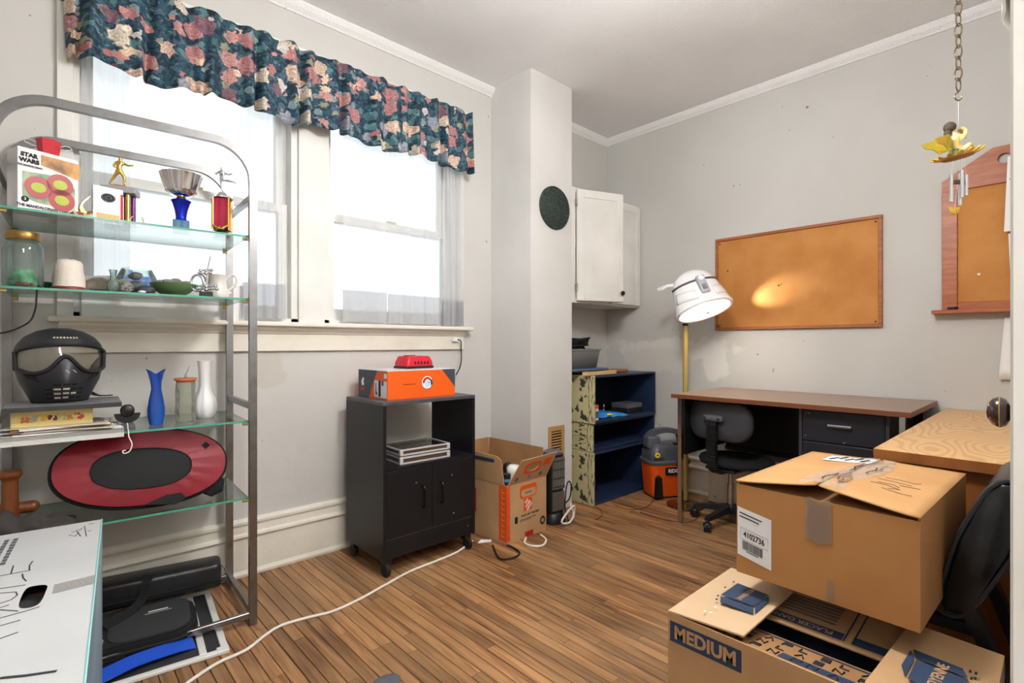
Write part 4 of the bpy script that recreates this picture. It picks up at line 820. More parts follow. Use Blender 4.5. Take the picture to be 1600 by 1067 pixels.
bc = obj('fabric_strip', MB().sqtube(smoothpath([(.135, 1.995, .034), (.18, 2.008, .035), (.24, 2.022, .036), (.34, 2.035, .028), (.40, 2.045, .016)], 8), .05, .004, (0, -.35, .93)), m_bluecloth, smooth=True); tag(bc, 'bright blue folded nylon strip along the screen frame edge', 'fabric strip')

# --- white carton in the left foreground
wbx = thing('white_carton', 'large white carton with oval hand hole, marker writing and clear tape', 'box', tuple(at(160, 811, z=.52)), R(-5.5))
wbx.location.z = 0
L_, Wd, Hh = 1.05, .62, .52
hx, hy = -.155, -.46
def wtop(px_, py_):
    q = at(px_, py_, z=Hh); v_ = Matrix.Rotation(R(5.5), 4, 'Z') @ (q - Vector((wbx.location.x, wbx.location.y, Hh))); return (v_.x, v_.y)
hole = [(q.x, q.y) for q in smoothpath([Vector(wtop(a, b) + (0,)) for a, b in ((30, 949), (33, 933), (42, 919), (56, 915), (73, 914), (72, 923), (63, 941), (48, 949))], 3, True)]
hx = sum(q[0] for q in hole) / len(hole); hy = sum(q[1] for q in hole) / len(hole)
# top panel with a real hole: ring of quads between hole and rectangle
mb = MB(); ia, ib = ringpanel(hole, [(-Wd, -L_), (0, -L_), (0, 0), (-Wd, 0)], (hx, hy))
mb.quadstrip([[(a, b, Hh) for a, b in ia], [(a, b, Hh) for a, b in ib]], True)
top = obj('top_panel', mb, m_cardw, wbx)
obj('side_wall', MB().box(-.004, 0, -L_, 0, .0, Hh - .0005), mat('printed_blue_side', (150, 178, 190), .5, col2=(92, 116, 140), vscale=3, vstretch=(1, .6, 1)), wbx)
obj('end_wall', MB().box(-Wd, -.004, -.004, 0, 0, Hh - .0005).box(-Wd, -.004, -L_, -L_ + .004, 0, Hh - .0005).box(-Wd, -Wd + .004, -L_ + .004, -.004, 0, Hh - .0005), m_cardw, wbx)
obj('contents', MB().bbox(-Wd + .05, -.06, -L_ + .1, -.1, .002, .488, .02), mat('dark_red_green_contents', (40, 70, 70), .6, col2=(110, 40, 52), vscale=12), wbx)
obj('edge_band', MB().tube([(-.001, 0, Hh), (-.001, -L_, Hh)], .0022, 6), mat('teal_edge', (150, 206, 206), .4), wbx)
obj('clear_tape', MB().sheet(lambda u, v: (hx + .03 + u * (.0 - hx - .03), hy - .018 + .055 * v + .006 * u, Hh + .0006 + .0005 * math.sin(u * 40 + v * 9)), 24, 4), m_tape, top)
TM = lambda x_, y_, rz: Matrix.Translation((x_, y_, Hh + .0008)) @ Matrix.Rotation(R(rz), 4, 'Z')
def pen(pts, r_=.0016, nm='marker_stroke'): obj(nm, MB().tube([(a, b, Hh + .0006) for a, b in pts], r_, 5, flat=.3), m_pen, top)
for px0 in range(2):
    for k in range(9): obj('printed_line', MB().box(-.205 + .018 * px0 + rr.uniform(-.001, .001), -.195 + .018 * px0, -.05 - .024 * (k + 1), -.05 - .024 * k - .006, Hh + .0004, Hh + .0008), m_greyp, top)
for stroke in ([(0, 900), (48, 891)], [(21, 884), (17, 897)], [(51, 877), (46, 884), (46, 891)], [(0, 920), (40, 914)], [(35, 897), (36, 903), (41, 908)], [(0, 927), (25, 925), (27, 930), (18, 937), (0, 943)], [(0, 953), (28, 955)], [(0, 966), (40, 955), (62, 948)], [(0, 978), (32, 969)], [(0, 998), (28, 988)], [(0, 1060), (40, 1056), (88, 1049)], [(0, 950), (14, 945)]):
    pen([wtop(a, b) for a, b in stroke], .0014 if stroke[0][1] < 1050 else .0035)
for stroke in ([(108, 836), (118, 838), (132, 822), (135, 838)], [(112, 832), (128, 826)], [(120, 830), (126, 838)], [(138, 819), (147, 818)], [(137, 830), (143, 829)]): pen([wtop(a, b) for a, b in stroke], .0012, 'small_mark')
# ---------------------------------------------------------------- black cart
cx0, cx1, cy0, cy1, cz0, cz1 = 1.132, 1.655, 2.06, 2.432, .075, .787
kc = thing('microwave_cart', 'black wheeled cart with open upper bay and double doors below', 'cart', ((cx0 + cx1) / 2, (cy0 + cy1) / 2, 0), R(0))
w2, d2 = (cx1 - cx0) / 2, (cy1 - cy0) / 2
for s in (-1, 1): obj('side_panel', MB().bbox(s * w2 - (.016 if s > 0 else 0), s * w2 + (0 if s > 0 else .016), -d2, d2, cz0, cz1 - .016, .001, 1), m_black, kc)
obj('top_panel', MB().bbox(-w2, w2, -d2, d2, cz1 - .016, cz1, .001, 1), mat('greyed_black_top', (62, 64, 70), .35, col2=(78, 80, 86), vscale=5), kc)
obj('shelf', MB().box(-w2 + .016, w2 - .016, -d2 + .002, d2, .472, .487), m_black, kc)
obj('bottom_panel', MB().box(-w2 + .016, w2 - .016, -d2 + .01, d2, .155, .168), m_black, kc)
obj('back_panel', MB().box(-w2 + .016, w2 - .016, d2 - .006, d2, cz0 + .02, .472), m_black, kc)
obj('plinth', MB().bbox(-w2 + .016, w2 - .016, -d2 + .004, -d2 + .016, cz0 + .004, .166, .001, 1), m_black, kc)
obj('plinth_edge', MB().box(-w2 + .016, w2 - .016, -d2 + .0032, -d2 + .004, .1655, .1668), m_greyp, kc)
for s in (-1, 1):
    dr = obj('door', MB().bbox(min(s * .0015, s * (w2 - .0175)), max(s * .0015, s * (w2 - .0175)), -d2 + .0005, -d2 + .016, .170, .470, .0012, 1), m_black, kc)
    hxx = s * .052 - .007
    obj('handle', MB().tube(smoothpath([(hxx, -d2, .377), (hxx, -d2 - .016, .379), (hxx, -d2 - .024, .368), (hxx + .002, -d2 - .024, .33), (hxx + .003, -d2 - .022, .292), (hxx + .003, -d2 - .014, .282), (hxx + .003, -d2, .282)], 5), .005, 8), mat('black_metal_handle', (36, 34, 34), .25, .6), dr, smooth=True)
for px_, zz_ in ((.125, .21), (.215, .125), (-.03 - .06, .40), (.115, .40)): obj('screw_cap', MB().lathe([(.004, 0), (.003, .0015), (.001, .002)], 10, frame((px_, -d2 - .0001, zz_), (1, 0, 0), (0, 0, 1))), m_silver, kc)
for sx in (-1, 1):
    for sy in (-1, 1):
        ca = obj('caster', MB().lathe([(.012, -.011), (.026, -.011), (.029, -.008), (.029, .008), (.026, .011), (.012, .011)], 20, frame((sx * (w2 - .035) - (.012 if sx < 0 else 0), sy * (d2 - .03) - .012, .029), (0, 1, 0), (0, 0, 1))), m_rubber, kc, smooth=40)
        obj('caster_fork', MB().bbox(sx * (w2 - .035) - .02, sx * (w2 - .035) + .016, sy * (d2 - .03) - .02, sy * (d2 - .03) + .02, .05, .076, .003), m_blackp, ca)
# orange shoe box
ob = thing('orange_shoebox', 'orange and charcoal shoe box with round helmet emblem on black cart', 'box', (1.385, 2.275, cz1 + .0006), R(0))
m_or = mat('bright_orange_card', (232, 92, 20), .45); m_ch = mat('charcoal_card', (62, 68, 80), .5)
ow, od, oh = .1925, .145, .135
obj('carton', MB().box(-ow, ow, -od, od, 0, oh), m_or, ob)
obj('lid_top', MB().box(-ow - .001, ow + .001, -od - .001, od + .001, oh - .002, oh + .001), mat('pale_grey_lid', (196, 198, 204), .4, col2=(222, 223, 226), vscale=3), ob)
FO = frame((0, -od - .0005, 0), (1, 0, 0), (0, 0, 1)); FL = frame((-ow - .0005, 0, 0), (0, -1, 0), (0, 0, 1))
obj('charcoal_corner', MB().prism([(.112, oh - .001), (ow, oh - .001), (ow, .042)], 0, .0006, FO), m_ch, ob)
obj('charcoal_end', MB().prism([(-od, 0), (.03 - .07, 0), (.045, oh - .001), (-od, oh - .001)], 0, .0006, FL), m_ch, ob)
def helmet(parent, M, r_):
    d_ = obj('emblem_disc', MB().prism(circle(32, r_), 0, .0004, M), m_ink, parent)
    obj('emblem_field', MB().prism(circle(32, r_ * .93), .0004, .0006, M), m_paper, d_)
    obj('emblem_crest', MB().prism([(r_ * .78 * math.cos(R(a)), r_ * .78 * math.sin(R(a))) for a in range(20, 200, 10)] + [(r_ * .45 * math.cos(R(a)) + r_ * .05, r_ * .45 * math.sin(R(a))) for a in range(190, 20, -10)], .0006, .0008, M), m_redp, d_)
    obj('emblem_helmet', MB().prism([(-.35 * r_, -.75 * r_), (-.42 * r_, .1 * r_), (-.15 * r_, .45 * r_), (.25 * r_, .42 * r_), (.55 * r_, .1 * r_), (.5 * r_, -.05 * r_), (.62 * r_, -.3 * r_), (.5 * r_, -.7 * r_), (.2 * r_, -.55 * r_), (.1 * r_, -.8 * r_)], .0008, .001, M), mat('pale_blue_print', (190, 214, 226), .5), d_)
    obj('emblem_back', MB().prism([(.45 * r_, .5 * r_), (.86 * r_, .3 * r_), (.9 * r_, -.2 * r_), (.7 * r_, -.6 * r_), (.6 * r_, -.1 * r_), (.58 * r_, .2 * r_)], .0008, .001, M), m_ink, d_)
    obj('emblem_eye', MB().prism([(.1 * r_, 0), (.4 * r_, .05 * r_), (.35 * r_, -.12 * r_)], .001, .0012, M), m_ink, d_)
helmet(ob, FO @ Matrix.Translation((.024, .073, 0)), .034)
obj('printed_line', MB().prism([(-.112, .066), (-.04, .066), (-.04, .070), (-.112, .070)], 0, .0004, FO), mat('dark_orange_print', (150, 50, 10), .5), ob)
obj('end_emblem', MB().prism([(-.115, .075), (-.10, .095), (-.085, .095), (-.09, .075), (-.085, .06), (-.105, .055)], .0006, .001, FL), m_paper, ob)
obj('end_emblem_text', MB().prism([(-.125, .03), (-.08, .03), (-.08, .048), (-.125, .048)], .0006, .001, FL), m_redp, ob)
obj('end_label', MB().prism([(.02, .01), (od - .005, .006), (od - .005, .085), (.02, .088)], .0006, .001, FL), m_label, ob)
obj('end_label_band', MB().prism([(.062, .012), (.083, .011), (.083, .088), (.062, .089)], .001, .0013, FL), m_ink, ob)
obj('end_label_picture', MB().prism([(.03, .02), (.05, .018), (.052, .03), (.04, .036), (.04, .075), (.033, .075)], .001, .0013, FL), m_greyp, ob)
obj('end_label_swatch', MB().prism([(.09, .065), (.11, .065), (.11, .088), (.09, .088)], .001, .0013, FL), mat('purple_print', (120, 50, 130), .5), ob)
obj('size_label', MB().prism([(.113, .10), (od - .004, .10), (od - .004, .122), (.113, .122)], .0006, .001, FL), m_paper, ob)
# red charger
p = Vector((1.44, 2.30, cz1 + oh + .0022))
ch = thing('battery_charger', 'red battery charger with black base on top of orange shoe box', 'charger', p, R(4))
obj('base', MB().bbox(-.085, .085, -.06, .06, 0, .012, .004), m_blackp, ch)
obj('housing', MB().loft([[(x_, y_, z) for x_, y_ in rrect(-a, a, -b, b, .015, 4)] for a, b, z in ((.084, .06, .012), (.083, .059, .03), (.072, .05, .058), (.068, .046, .062))]), m_redpl, ch, smooth=40)
for k in range(5): obj('vent_slot', MB().bbox(-.04 + k * .02, -.03 + k * .02, -.0605, -.052, .02, .036, .001, 1), m_ink, ch)
obj('battery_slot', MB().prism(circle(20, .02, .035, .008, 1.2, .8), .0621, .0626), m_ink, ch); obj('name_print', MB().box(-.05, .0, -.03, -.02, .0621, .0626), m_paper, ch)
obj('rail', MB().bbox(-.055, .015, .005, .016, .062, .067, .002), mat('dark_red_plastic', (140, 16, 32), .4), ch)
pc = thing('wall_plug', 'white outlet plug with black cord on window apron', 'plug', (1.855, 2.511, 1.075))
obj('plug', MB().bbox(-.022, .022, -.022, 0, -.013, .013, .005), m_milk, pc); obj('cord', MB().tube(smoothpath([(.01, -.02, .0), (.03, -.028, -.01), (.038, -.02, -.06), (.04, -.02, -.12), (.02, -.03, -.17), (-.02, -.045, -.21)], 6), .0035, 6), m_rubber, pc, smooth=True)
# glass-topped display case in the cart bay
m_alu = mat('satin_aluminium', (206, 206, 208), .35, .35)
dc = thing('display_case', 'flat clear-topped metal display case in the cart bay', 'case', (1.375, 2.185, .4876), R(-2))
for z0, z1 in ((0, .034), (.040, .07)):
    for s in (-1, 1):
        obj('long_rail', MB().bbox(-.135, .135, s * .10 - .004, s * .10 + .004, z0, z0 + .008, .001, 1).bbox(-.135, .135, s * .10 - .004, s * .10 + .004, z1 - .008, z1, .001, 1), m_alu, dc)
        obj('long_panel', MB().box(-.13, .13, s * .098 - .002, s * .098 + .002, z0 + .008, z1 - .008), mat('smoked_panel', (84, 66, 54), .3), dc)
        obj('short_rail', MB().bbox(s * .135 - .004, s * .135 + .004, -.10, .10, z0, z0 + .008, .001, 1).bbox(s * .135 - .004, s * .135 + .004, -.10, .10, z1 - .008, z1, .001, 1), m_alu, dc)
        obj('short_panel', MB().box(s * .133 - .002, s * .133 + .002, -.098, .098, z0 + .008, z1 - .008), m_greyp, dc)
    for sx in (-1, 1):
        for sy in (-1, 1): obj('corner_cap', MB().bbox(sx * .13 - .009, sx * .13 + .009, sy * .096 - .009, sy * .096 + .009, z0 - .0002, z1 + .0002, .004), m_alu, dc)
obj('clear_top', MB().box(-.13, .13, -.096, .096, .0665, .0685), m_glass, dc); obj('bottom', MB().box(-.13, .13, -.096, .096, 0, .004).box(-.13, .13, -.096, .096, .034, .040), m_stone2, dc)
obj('contents', MB().ball((.02, .01, .046), .028, sz=.25).bbox(-.06, -.01, -.02, .03, .041, .052, .003), m_greyp, dc)

# ---------------------------------------------------------------- open moving box
hb = thing('open_moving_box', 'open tan moving box with orange store print and raised flaps', 'box', (1.955, 2.075, 0), R(3))
bx_, by_, bz_ = .16, .095, .305; T = .004
bx_ = .158; by0, by1 = -.09, .385
for nm, q in (('front_wall', (-bx_, bx_, by0, by0 + T)), ('back_wall', (-bx_, bx_, by1 - T, by1)), ('left_wall', (-bx_, -bx_ + T, by0 + T, by1 - T)), ('right_wall', (bx_ - T, bx_, by0 + T, by1 - T))):
    obj(nm, MB().box(q[0], q[1], q[2], q[3], 0, bz_), m_card, hb)
obj('bottom', MB().box(-bx_ + T, bx_ - T, by0 + T, by1 - T, .001, .005), m_cardin, hb)
FH = .155
obj('left_flap', MB().add([(-bx_, by0 + .02, bz_), (-bx_, by1, bz_), (-bx_ - .015, by1, bz_ + FH), (-bx_ - .015, by0 + .06, bz_ + FH * .97), (-bx_ - .013, by0 + .03, bz_ + FH * .85)], [(0, 1, 2, 3, 4)]), m_card, hb, solid=.004)
obj('back_flap', MB().add([(-bx_, by1, bz_), (bx_, by1, bz_), (bx_ + .004, by1 + .006, bz_ + FH), (-bx_ - .01, by1 + .006, bz_ + FH)], [(0, 1, 2, 3)]), m_cardin, hb, solid=.004)
obj('right_flap', MB().add([(bx_, by0 + .03, bz_), (bx_, by1, bz_), (bx_ + .008, by1, bz_ + FH), (bx_ + .008, by0 + .03, bz_ + FH * .98)], [(0, 1, 2, 3)]), m_cardin, hb, solid=.004)
# front flap leaning outward with a hand hole
HM = frame((0, by0 + .001, bz_), (1, 0, -.0), (.0, -.42, .9)); fw = bx_
hole = [(-.0 + .042 * math.cos(R(a)) + .008 * math.cos(R(a)) ** 3, .088 + .022 * math.sin(R(a))) for a in range(0, 360, 20)]
poly = [(-fw + .005, 0), (fw, 0), (fw + .018, FH), (-fw + .045, FH * .96)]
hx, hy = 0, .088; mb = MB(); inn, out = ringpanel(hole, poly, (hx, hy)); inn = [q + (0,) for q in inn]; out = [q + (0,) for q in out]
mb.quadstrip([inn, out], True, HM)
ff = obj('front_flap', mb, m_card, hb, solid=.004)
hp = MB().quadstrip([[(hx + .050 * math.cos(R(15 * k)), hy + .024 * math.sin(R(15 * k)), .0024) for k in range(24)], [(hx + (.066 if abs(math.sin(R(15 * k))) < .8 else .07) * math.copysign(abs(math.cos(R(15 * k))) ** .5, math.cos(R(15 * k))), hy + .036 * math.copysign(abs(math.sin(R(15 * k))) ** .5, math.sin(R(15 * k))), .0024) for k in range(24)]], True, HM)
obj('hand_hole_print', hp, m_orange, ff)
obj('square_print', MB().prism([(.085, .085), (.14, .085), (.145, .13), (.088, .13)], .0022, .0028, HM), m_orange, ff)
for k, (a, b) in enumerate(((-.1, .03), (0, .03), (.09, .03))): obj('small_icon', MB().prism(circle(8, .014, a, b), .0022, .0026, HM), (m_greyp, mat('violet_print', (140, 112, 150), .6), m_greyp)[k], ff)
FF = frame((0, by0 - .0006, 0), (1, 0, 0), (0, 0, 1)); FLh = frame((-bx_ - .0006, 0, 0), (0, -1, 0), (0, 0, 1))
obj('orange_stripe', MB().prism([(-bx_, .012), (-bx_ + .022, .012), (-bx_ + .022, bz_ - .004), (-bx_, bz_ - .004)], 0, .0005, FF), m_orange, hb)
obj('side_stripe', MB().prism([(.03, .012), (.089, .012), (.089, bz_ - .004), (.03, bz_ - .004)], 0, .0005, FLh), m_orange, hb)
for k in range(9): obj('stripe_lettering', MB().prism([(.048, .03 + k * .029), (.072, .03 + k * .029), (.072, .036 + k * .029), (.048, .036 + k * .029)], .0006, .001, FLh).prism([(.048, .03 + k * .029), (.052, .03 + k * .029), (.052, .050 + k * .029), (.048, .050 + k * .029)], .0006, .001, FLh), mat('faded_stripe_print', (226, 140, 80), .6), hb)
obj('square_logo', MB().prism([(-.225, .12), (-.15, .12), (-.15, .25), (-.225, .25)], 0, .0005, FLh), m_redp, hb)
fr_ = obj('printed_frame', MB().prism(rrect(-.06, .075, .215, .285, .018), 0, .0005, FF), m_orange, hb); obj('printed_field', MB().prism(rrect(-.05, .067, .222, .262, .016), .0005, .0008, FF), m_card, fr_)
obj('field_text', MB().prism([(-.02, .239), (.035, .239), (.035, .245), (-.02, .245)], .0008, .0011, FF), m_greyp, fr_)
lg = obj('store_logo', MB().prism([(-.03, .145), (.036, .145), (.036, .211), (-.03, .211)], 0, .0005, FF), m_orange, hb)
text('logo_lettering', 'THE\nHOME\nDEPOT', .02, m_paper, lg, FF @ Matrix.Translation((.003, .178, .0009)) @ Matrix.Rotation(R(38), 4, 'Z'), .0008, .8)
text('printed_line', 'PACK LAST THE PREP', .0165, m_ink, hb, FF @ Matrix.Translation((.022, .122, .0006)), .0005, .92)
obj('small_print', MB().prism([(-.06, .1), (.07, .1), (.07, .104), (-.06, .104)], 0, .0004, FF).prism([(-.06, .092), (.03, .092), (.03, .095), (-.06, .095)], 0, .0004, FF), m_greyp, hb)
obj('phone_icon', MB().prism(rrect(-.10, -.078, .092, .128, .004), 0, .0004, FF), m_ink, hb)
obj('recycle_mark', MB().quadstrip([[(.125 + r_ * math.cos(R(15 * k)), .06 + r_ * math.sin(R(15 * k)) * 1.1, .0005) for k in range(25)] for r_ in (.011, .022)], False, FF), m_ink, hb)
obj('red_seal', MB().prism([(-.02, .0), (.045, .0), (.045, .03), (-.02, .03)], 0, .0005, FF), m_redp, hb)
obj('dark_panel_print', MB().add([(-bx_ - .0175, by0 + .08, bz_ + FH * .85), (-bx_ - .0175, by1 - .1, bz_ + FH * .85), (-bx_ - .0155, by1 - .1, bz_ + FH * .73), (-bx_ - .0155, by0 + .08, bz_ + FH * .73)], [(0, 1, 2, 3)]), m_navy, hb)
hbM = Matrix.Translation((1.955, 2.075, 0)) @ Matrix.Rotation(R(3), 4, 'Z')
wb_ = obj('white_cloth_roll', MB().lathe([(.001, 0), (.024, .002), (.028, .06), (.04, .13), (.044, .15), (.03, .166), (.001, .17)], 18), m_ceramic, loc=hbM @ Vector((-.08, -.04, .23)), rot=(R(8), R(4), 0), smooth=60); tag(wb_, 'white bag poking up from the open moving box corner', 'bag')
ub = thing('folding_umbrella', 'dark navy umbrella handle poking out of open moving box corner', 'umbrella', hbM @ Vector((-.128, -.06, .01)), 0)
obj('shaft', MB().cyl((0, 0, 0), (.0, -.0, .31), .014, .018), mat('navy_nylon', (28, 34, 48), .6), ub, smooth=True); obj('band', MB().cyl((0, 0, .31), (0, 0, .325), .02), mat('blue_band', (96, 130, 170), .5), ub, smooth=True); obj('cap', MB().cyl((0, 0, .325), (0, 0, .35), .019, .02), m_blackp, ub, smooth=True)
gd = obj('dark_gadget', MB().lathe([(.02, 0), (.03, .02), (.03, .06), (.02, .08), (.001, .085)], 14), m_blackp, loc=hbM @ Vector((.02, .08, .305)), smooth=True); tag(gd, 'round black gadget top inside the open moving box', 'gadget')
gd.location.z = .29
fill = obj('packed_clothes', MB().bbox(-bx_ + .008, bx_ - .008, by0 + .075, by1 - .008, .006, .285, .02), m_greyp, loc=(1.955, 2.075, 0), rot=(0, 0, R(3))); tag(fill, 'grey packed clothes filling the open moving box', 'clothes')
# tower heater
ht = thing('tower_heater', 'small black tower fan heater with wire grille behind moving box', 'heater', (2.245, 2.06, 0), R(-8))
obj('base', MB().lathe([(.075, 0), (.075, .02), (.06, .05), (.052, .06)], 24), m_blackp, ht, smooth=50)
obj('housing', MB().prism(rrect(-.055, .055, -.05, .05, .03), .06, .40), m_blackp, ht, smooth=50); obj('top_cap', MB().lathe([(.068, .40), (.066, .412), (.05, .42), (.001, .422)], 24, sx=.86, sy=.8), m_greyp, ht, smooth=50)
obj('grille_panel', MB().box(-.045, .045, -.0525, -.0505, .20, .385), mat('grille_grey', (128, 128, 118), .5), ht)
for k in range(7): obj('grille_bar', MB().cyl((-.042 + k * .014, -.055, .2), (-.042 + k * .014, -.055, .385), .0022, n=6), m_blackp, ht)
for k in range(4): obj('grille_cross', MB().cyl((-.045, -.0555, .215 + k * .05), (.045, -.0555, .215 + k * .05), .002, n=6), m_rubber, ht)
obj('lower_screen', MB().box(-.045, .045, -.0525, -.0505, .075, .185), mat('dusty_screen', (84, 78, 70), .8), ht)
obj('cord', MB().tube(smoothpath([(.04, .0, .07), (.09, -.04, .12), (.10, -.05, .2), (.09, -.04, .23), (.06, -.05, .19), (.04, -.065, .08), (.05, -.09, .006)], 6), .004, 6), m_rubber, ht, smooth=True)
wc = obj('white_cable', MB().tube(smoothpath([(2.33, 2.0, .10), (2.31, 1.955, .05), (2.26, 1.945, .015), (2.20, 1.95, .03), (2.25, 1.955, .07), (2.31, 1.95, .10), (2.33, 1.97, .02)], 6), .006, 6), m_cable, smooth=True); tag(wc, 'white cord coiled beside the foot of the black heater', 'cord')
# wall vent on the chimney
vt = thing('wall_vent', 'tan metal louvred vent grille low on chimney breast', 'vent', (2.389, 2.1645, .255))
m_tan = mat('tan_enamel', (176, 140, 92), .5)
obj('frame', MB().bbox(-.075, .075, -.006, 0, -.01, .022, .002).bbox(-.075, .075, -.006, 0, .248, .28, .002).bbox(-.075, -.048, -.006, 0, .022, .248, .002).bbox(.048, .075, -.006, 0, .022, .248, .002), m_tan, vt)
obj('dark_opening', MB().box(-.05, .05, -.001, 0, .02, .25), m_ink, vt)
for k in range(13): obj('slat', MB().box(-.05, .05, -.003, .003, -.004, .004, Matrix.Translation((0, -.003, .031 + k * .0172)) @ Matrix.Rotation(R(35), 4, 'X')), m_tan, vt)
# medallion
md_ = thing('round_plaque', 'round dark green carved medallion on chimney breast', 'wall plaque', (2.37, 2.1645, 1.897))
FMd = frame((0, 0, 0), (1, 0, 0), (0, 0, 1))
m_med = mat('verdigris', (38, 52, 46), .6, col2=(72, 84, 76), vscale=70, vlo=.5, vhi=.7, bump=.8, bscale=70)
obj('disc', MB().lathe([(.134, 0), (.134, .01), (.128, .014), (.001, .014)], 48, FMd), m_med, md_, smooth=40)
for r_ in (.128, .105, .08, .055, .03): obj('raised_ring', MB().tube([(r_ * math.cos(R(10 * k)), -.0145, r_ * math.sin(R(10 * k))) for k in range(36)], .0028, 6, True), m_med, md_, smooth=True)
for q, (n_, r_) in enumerate(((20, .116), (16, .092), (10, .067))):
    for k in range(n_): a = 2 * math.pi * k / n_; obj('carved_glyph', MB().bbox(-.006, .006, -.005, .005, .0, .004, .0015, 1, FMd @ Matrix.Translation((r_ * math.cos(a), r_ * math.sin(a), .0135)) @ Matrix.Rotation(a, 4, 'Z')), m_med, md_)
obj('carved_face', MB().ball((0, -.014, 0), .02, sy=.4), m_med, md_, smooth=True)
# wall cabinet
wc_ = thing('wall_cabinet', 'white two-door wall cabinet, one door ajar, in alcove', 'cabinet', (2.55, 2.225, 1.325))
cw, cdp, chh = .838, .30, .775
obj('carcass', MB().box(0, cw, .02, cdp, 0, .018).box(0, cw, .02, cdp, chh - .018, chh).box(0, .018, .02, cdp, .018, chh - .018).box(cw - .018, cw, .02, cdp, .018, chh - .018).box(.018, cw - .018, cdp - .008, cdp, .018, chh - .018), m_white, wc_)
obj('face_frame', MB().bbox(0, .10, 0, .02, 0, chh, .001, 1).bbox(.10, cw, 0, .02, 0, .03, .001, 1).bbox(.10, cw, 0, .02, chh - .03, chh, .001, 1).bbox(cw - .02, cw, 0, .02, .03, chh - .03, .001, 1), m_white, wc_)
obj('shelf', MB().box(.018, cw - .018, .03, cdp - .01, .38, .395), m_white, wc_)
def cdoor(x_, ang_, knob_x, zoff):
    M_ = Matrix.Translation((x_, -.001, .012 + zoff)) @ Matrix.Rotation(R(ang_), 4, 'Z'); w_d, h_d = .365, .75
    d_ = obj('door', MB().bbox(0, w_d, -.018, 0, 0, h_d, .002, 1, M_), m_white, wc_)
    fr2 = MB()
    for q in ((0.002, .05, .002, h_d - .002), (w_d - .05, w_d - .002, .002, h_d - .002), (.05, w_d - .05, .002, .055), (.05, w_d - .05, h_d - .055, h_d - .002)): fr2.bbox(q[0], q[1], -.024, -.018, q[2], q[3], .003, 2, M_)
    obj('door_frame', fr2, m_white, d_)
    if knob_x: obj('knob', MB().lathe([(.006, 0), (.006, .012), (.015, .016), (.016, .022), (.012, .027), (.001, .028)], 18, M_ @ frame((knob_x, -.024, .062), (1, 0, 0), (0, 0, 1))), mat('dark_bronze', (40, 36, 34), .3, .6), d_, smooth=50)
    for zh in (.09, .66):
        if ang_: obj('hinge', MB().bbox(-.014, .002, -.02, -.002, zh - .022, zh + .022, .002, 1, M_).cyl(M_ @ Vector((0, -.018, zh - .026)), M_ @ Vector((0, -.018, zh + .026)), .0045), m_chrome, d_)
cdoor(.104, -20, .345, 0); cdoor(.469, 0, .02, .0)
# ---------------------------------------------------------------- painted crates
def crate(x0, x1, y0, y1, z0, z1, lab, slats=1):
    t = thing('wooden_crate', lab, 'crate', (x0, y0, z0), 0, 'painted crates stacked in the alcove'); w_c, d_c, h_c = x1 - x0, y1 - y0, z1 - z0; T_ = .016
    n = slats
    for k in range(n):
        a, b = h_c * k / n, h_c * (k + 1) / n - .002
        obj('end_board', MB().bbox(0, T_, .001, d_c, a, b, .002, 1), m_yellowp, t); obj('end_board', MB().bbox(w_c - T_, w_c, .001, d_c, a, b, .002, 1), m_navyp, t)
    obj('end_strip', MB().bbox(-.006, -.0005, 0, .05, .002, h_c - .003, .002, 1), m_yellowp, t)
    obj('base_board', MB().bbox(T_, w_c - T_, 0, d_c, 0, .018, .002, 1), m_navyp, t); obj('top_board', MB().bbox(T_, w_c - T_, 0, d_c, h_c - .016, h_c - .002, .002, 1), m_navyp, t)
    obj('back_board', MB().box(T_, w_c - T_, d_c - .008, d_c, .018, h_c - .016), mat('dark_navy_back', (22, 30, 48), .6), t)
    obj('side_liner', MB().box(T_, T_ + .003, .002, d_c - .008, .018, h_c - .016), m_navyp, t); obj('side_liner', MB().box(w_c - T_ - .003, w_c - T_, .002, d_c - .008, .018, h_c - .016), m_navyp, t)
    return t
crate(2.63, 3.365, 2.055, 2.42, .53, .845, 'topmost painted crate holding blue packet and flat black boxes')
crate(2.64, 3.385, 2.075, 2.43, .345, .5295, 'shallow middle crate with two chipped yellow end boards', 2)
crate(2.63, 3.30, 2.06, 2.42, 0, .3445, 'tall bottom crate standing on the floor with dark empty inside')
zt = .8455
o = obj('brown_plank', MB().bbox(-.14, .14, -.07, .07, 0, .018, .002), m_oakf, loc=(3.06, 2.26, zt), rot=(0, 0, R(-4))); tag(o, 'short reddish brown plank lying on top of the crate stack', 'plank')
o = obj('pale_batten', MB().bbox(-.17, .17, -.02, .02, 0, .022, .001), mat('raw_pine', (206, 176, 124), .6), loc=(2.745, 2.095, zt), rot=(0, 0, R(3))); tag(o, 'pale pine batten at the front of the crate top', 'wood batten')
o = obj('blue_lid', MB().bbox(-.19, .19, -.12, .12, 0, .016, .005), mat('slate_blue_plastic', (84, 104, 128), .4), loc=(2.735, 2.27, zt + .0225), rot=(0, 0, R(3))); tag(o, 'slate blue plastic lid under the translucent cable bin', 'lid')  # a loose blue lid, lying flat under the bin
o2 = obj('pine_prop', MB().bbox(-.17, .17, -.02, .02, 0, .022, .001), mat('raw_pine_b', (196, 166, 114), .6), loc=(2.735, 2.36, zt), rot=(0, 0, R(2))); tag(o2, 'hidden pine batten propping the back of blue lid', 'wood batten')
bn = thing('cable_bin', 'translucent grey plastic bin full of black cables', 'bin', (2.70, 2.27, zt + .039), R(3))
m_bin = thin_glass('frosted_plastic', (225, 228, 230), .2, .2, .5, (196, 200, 202))
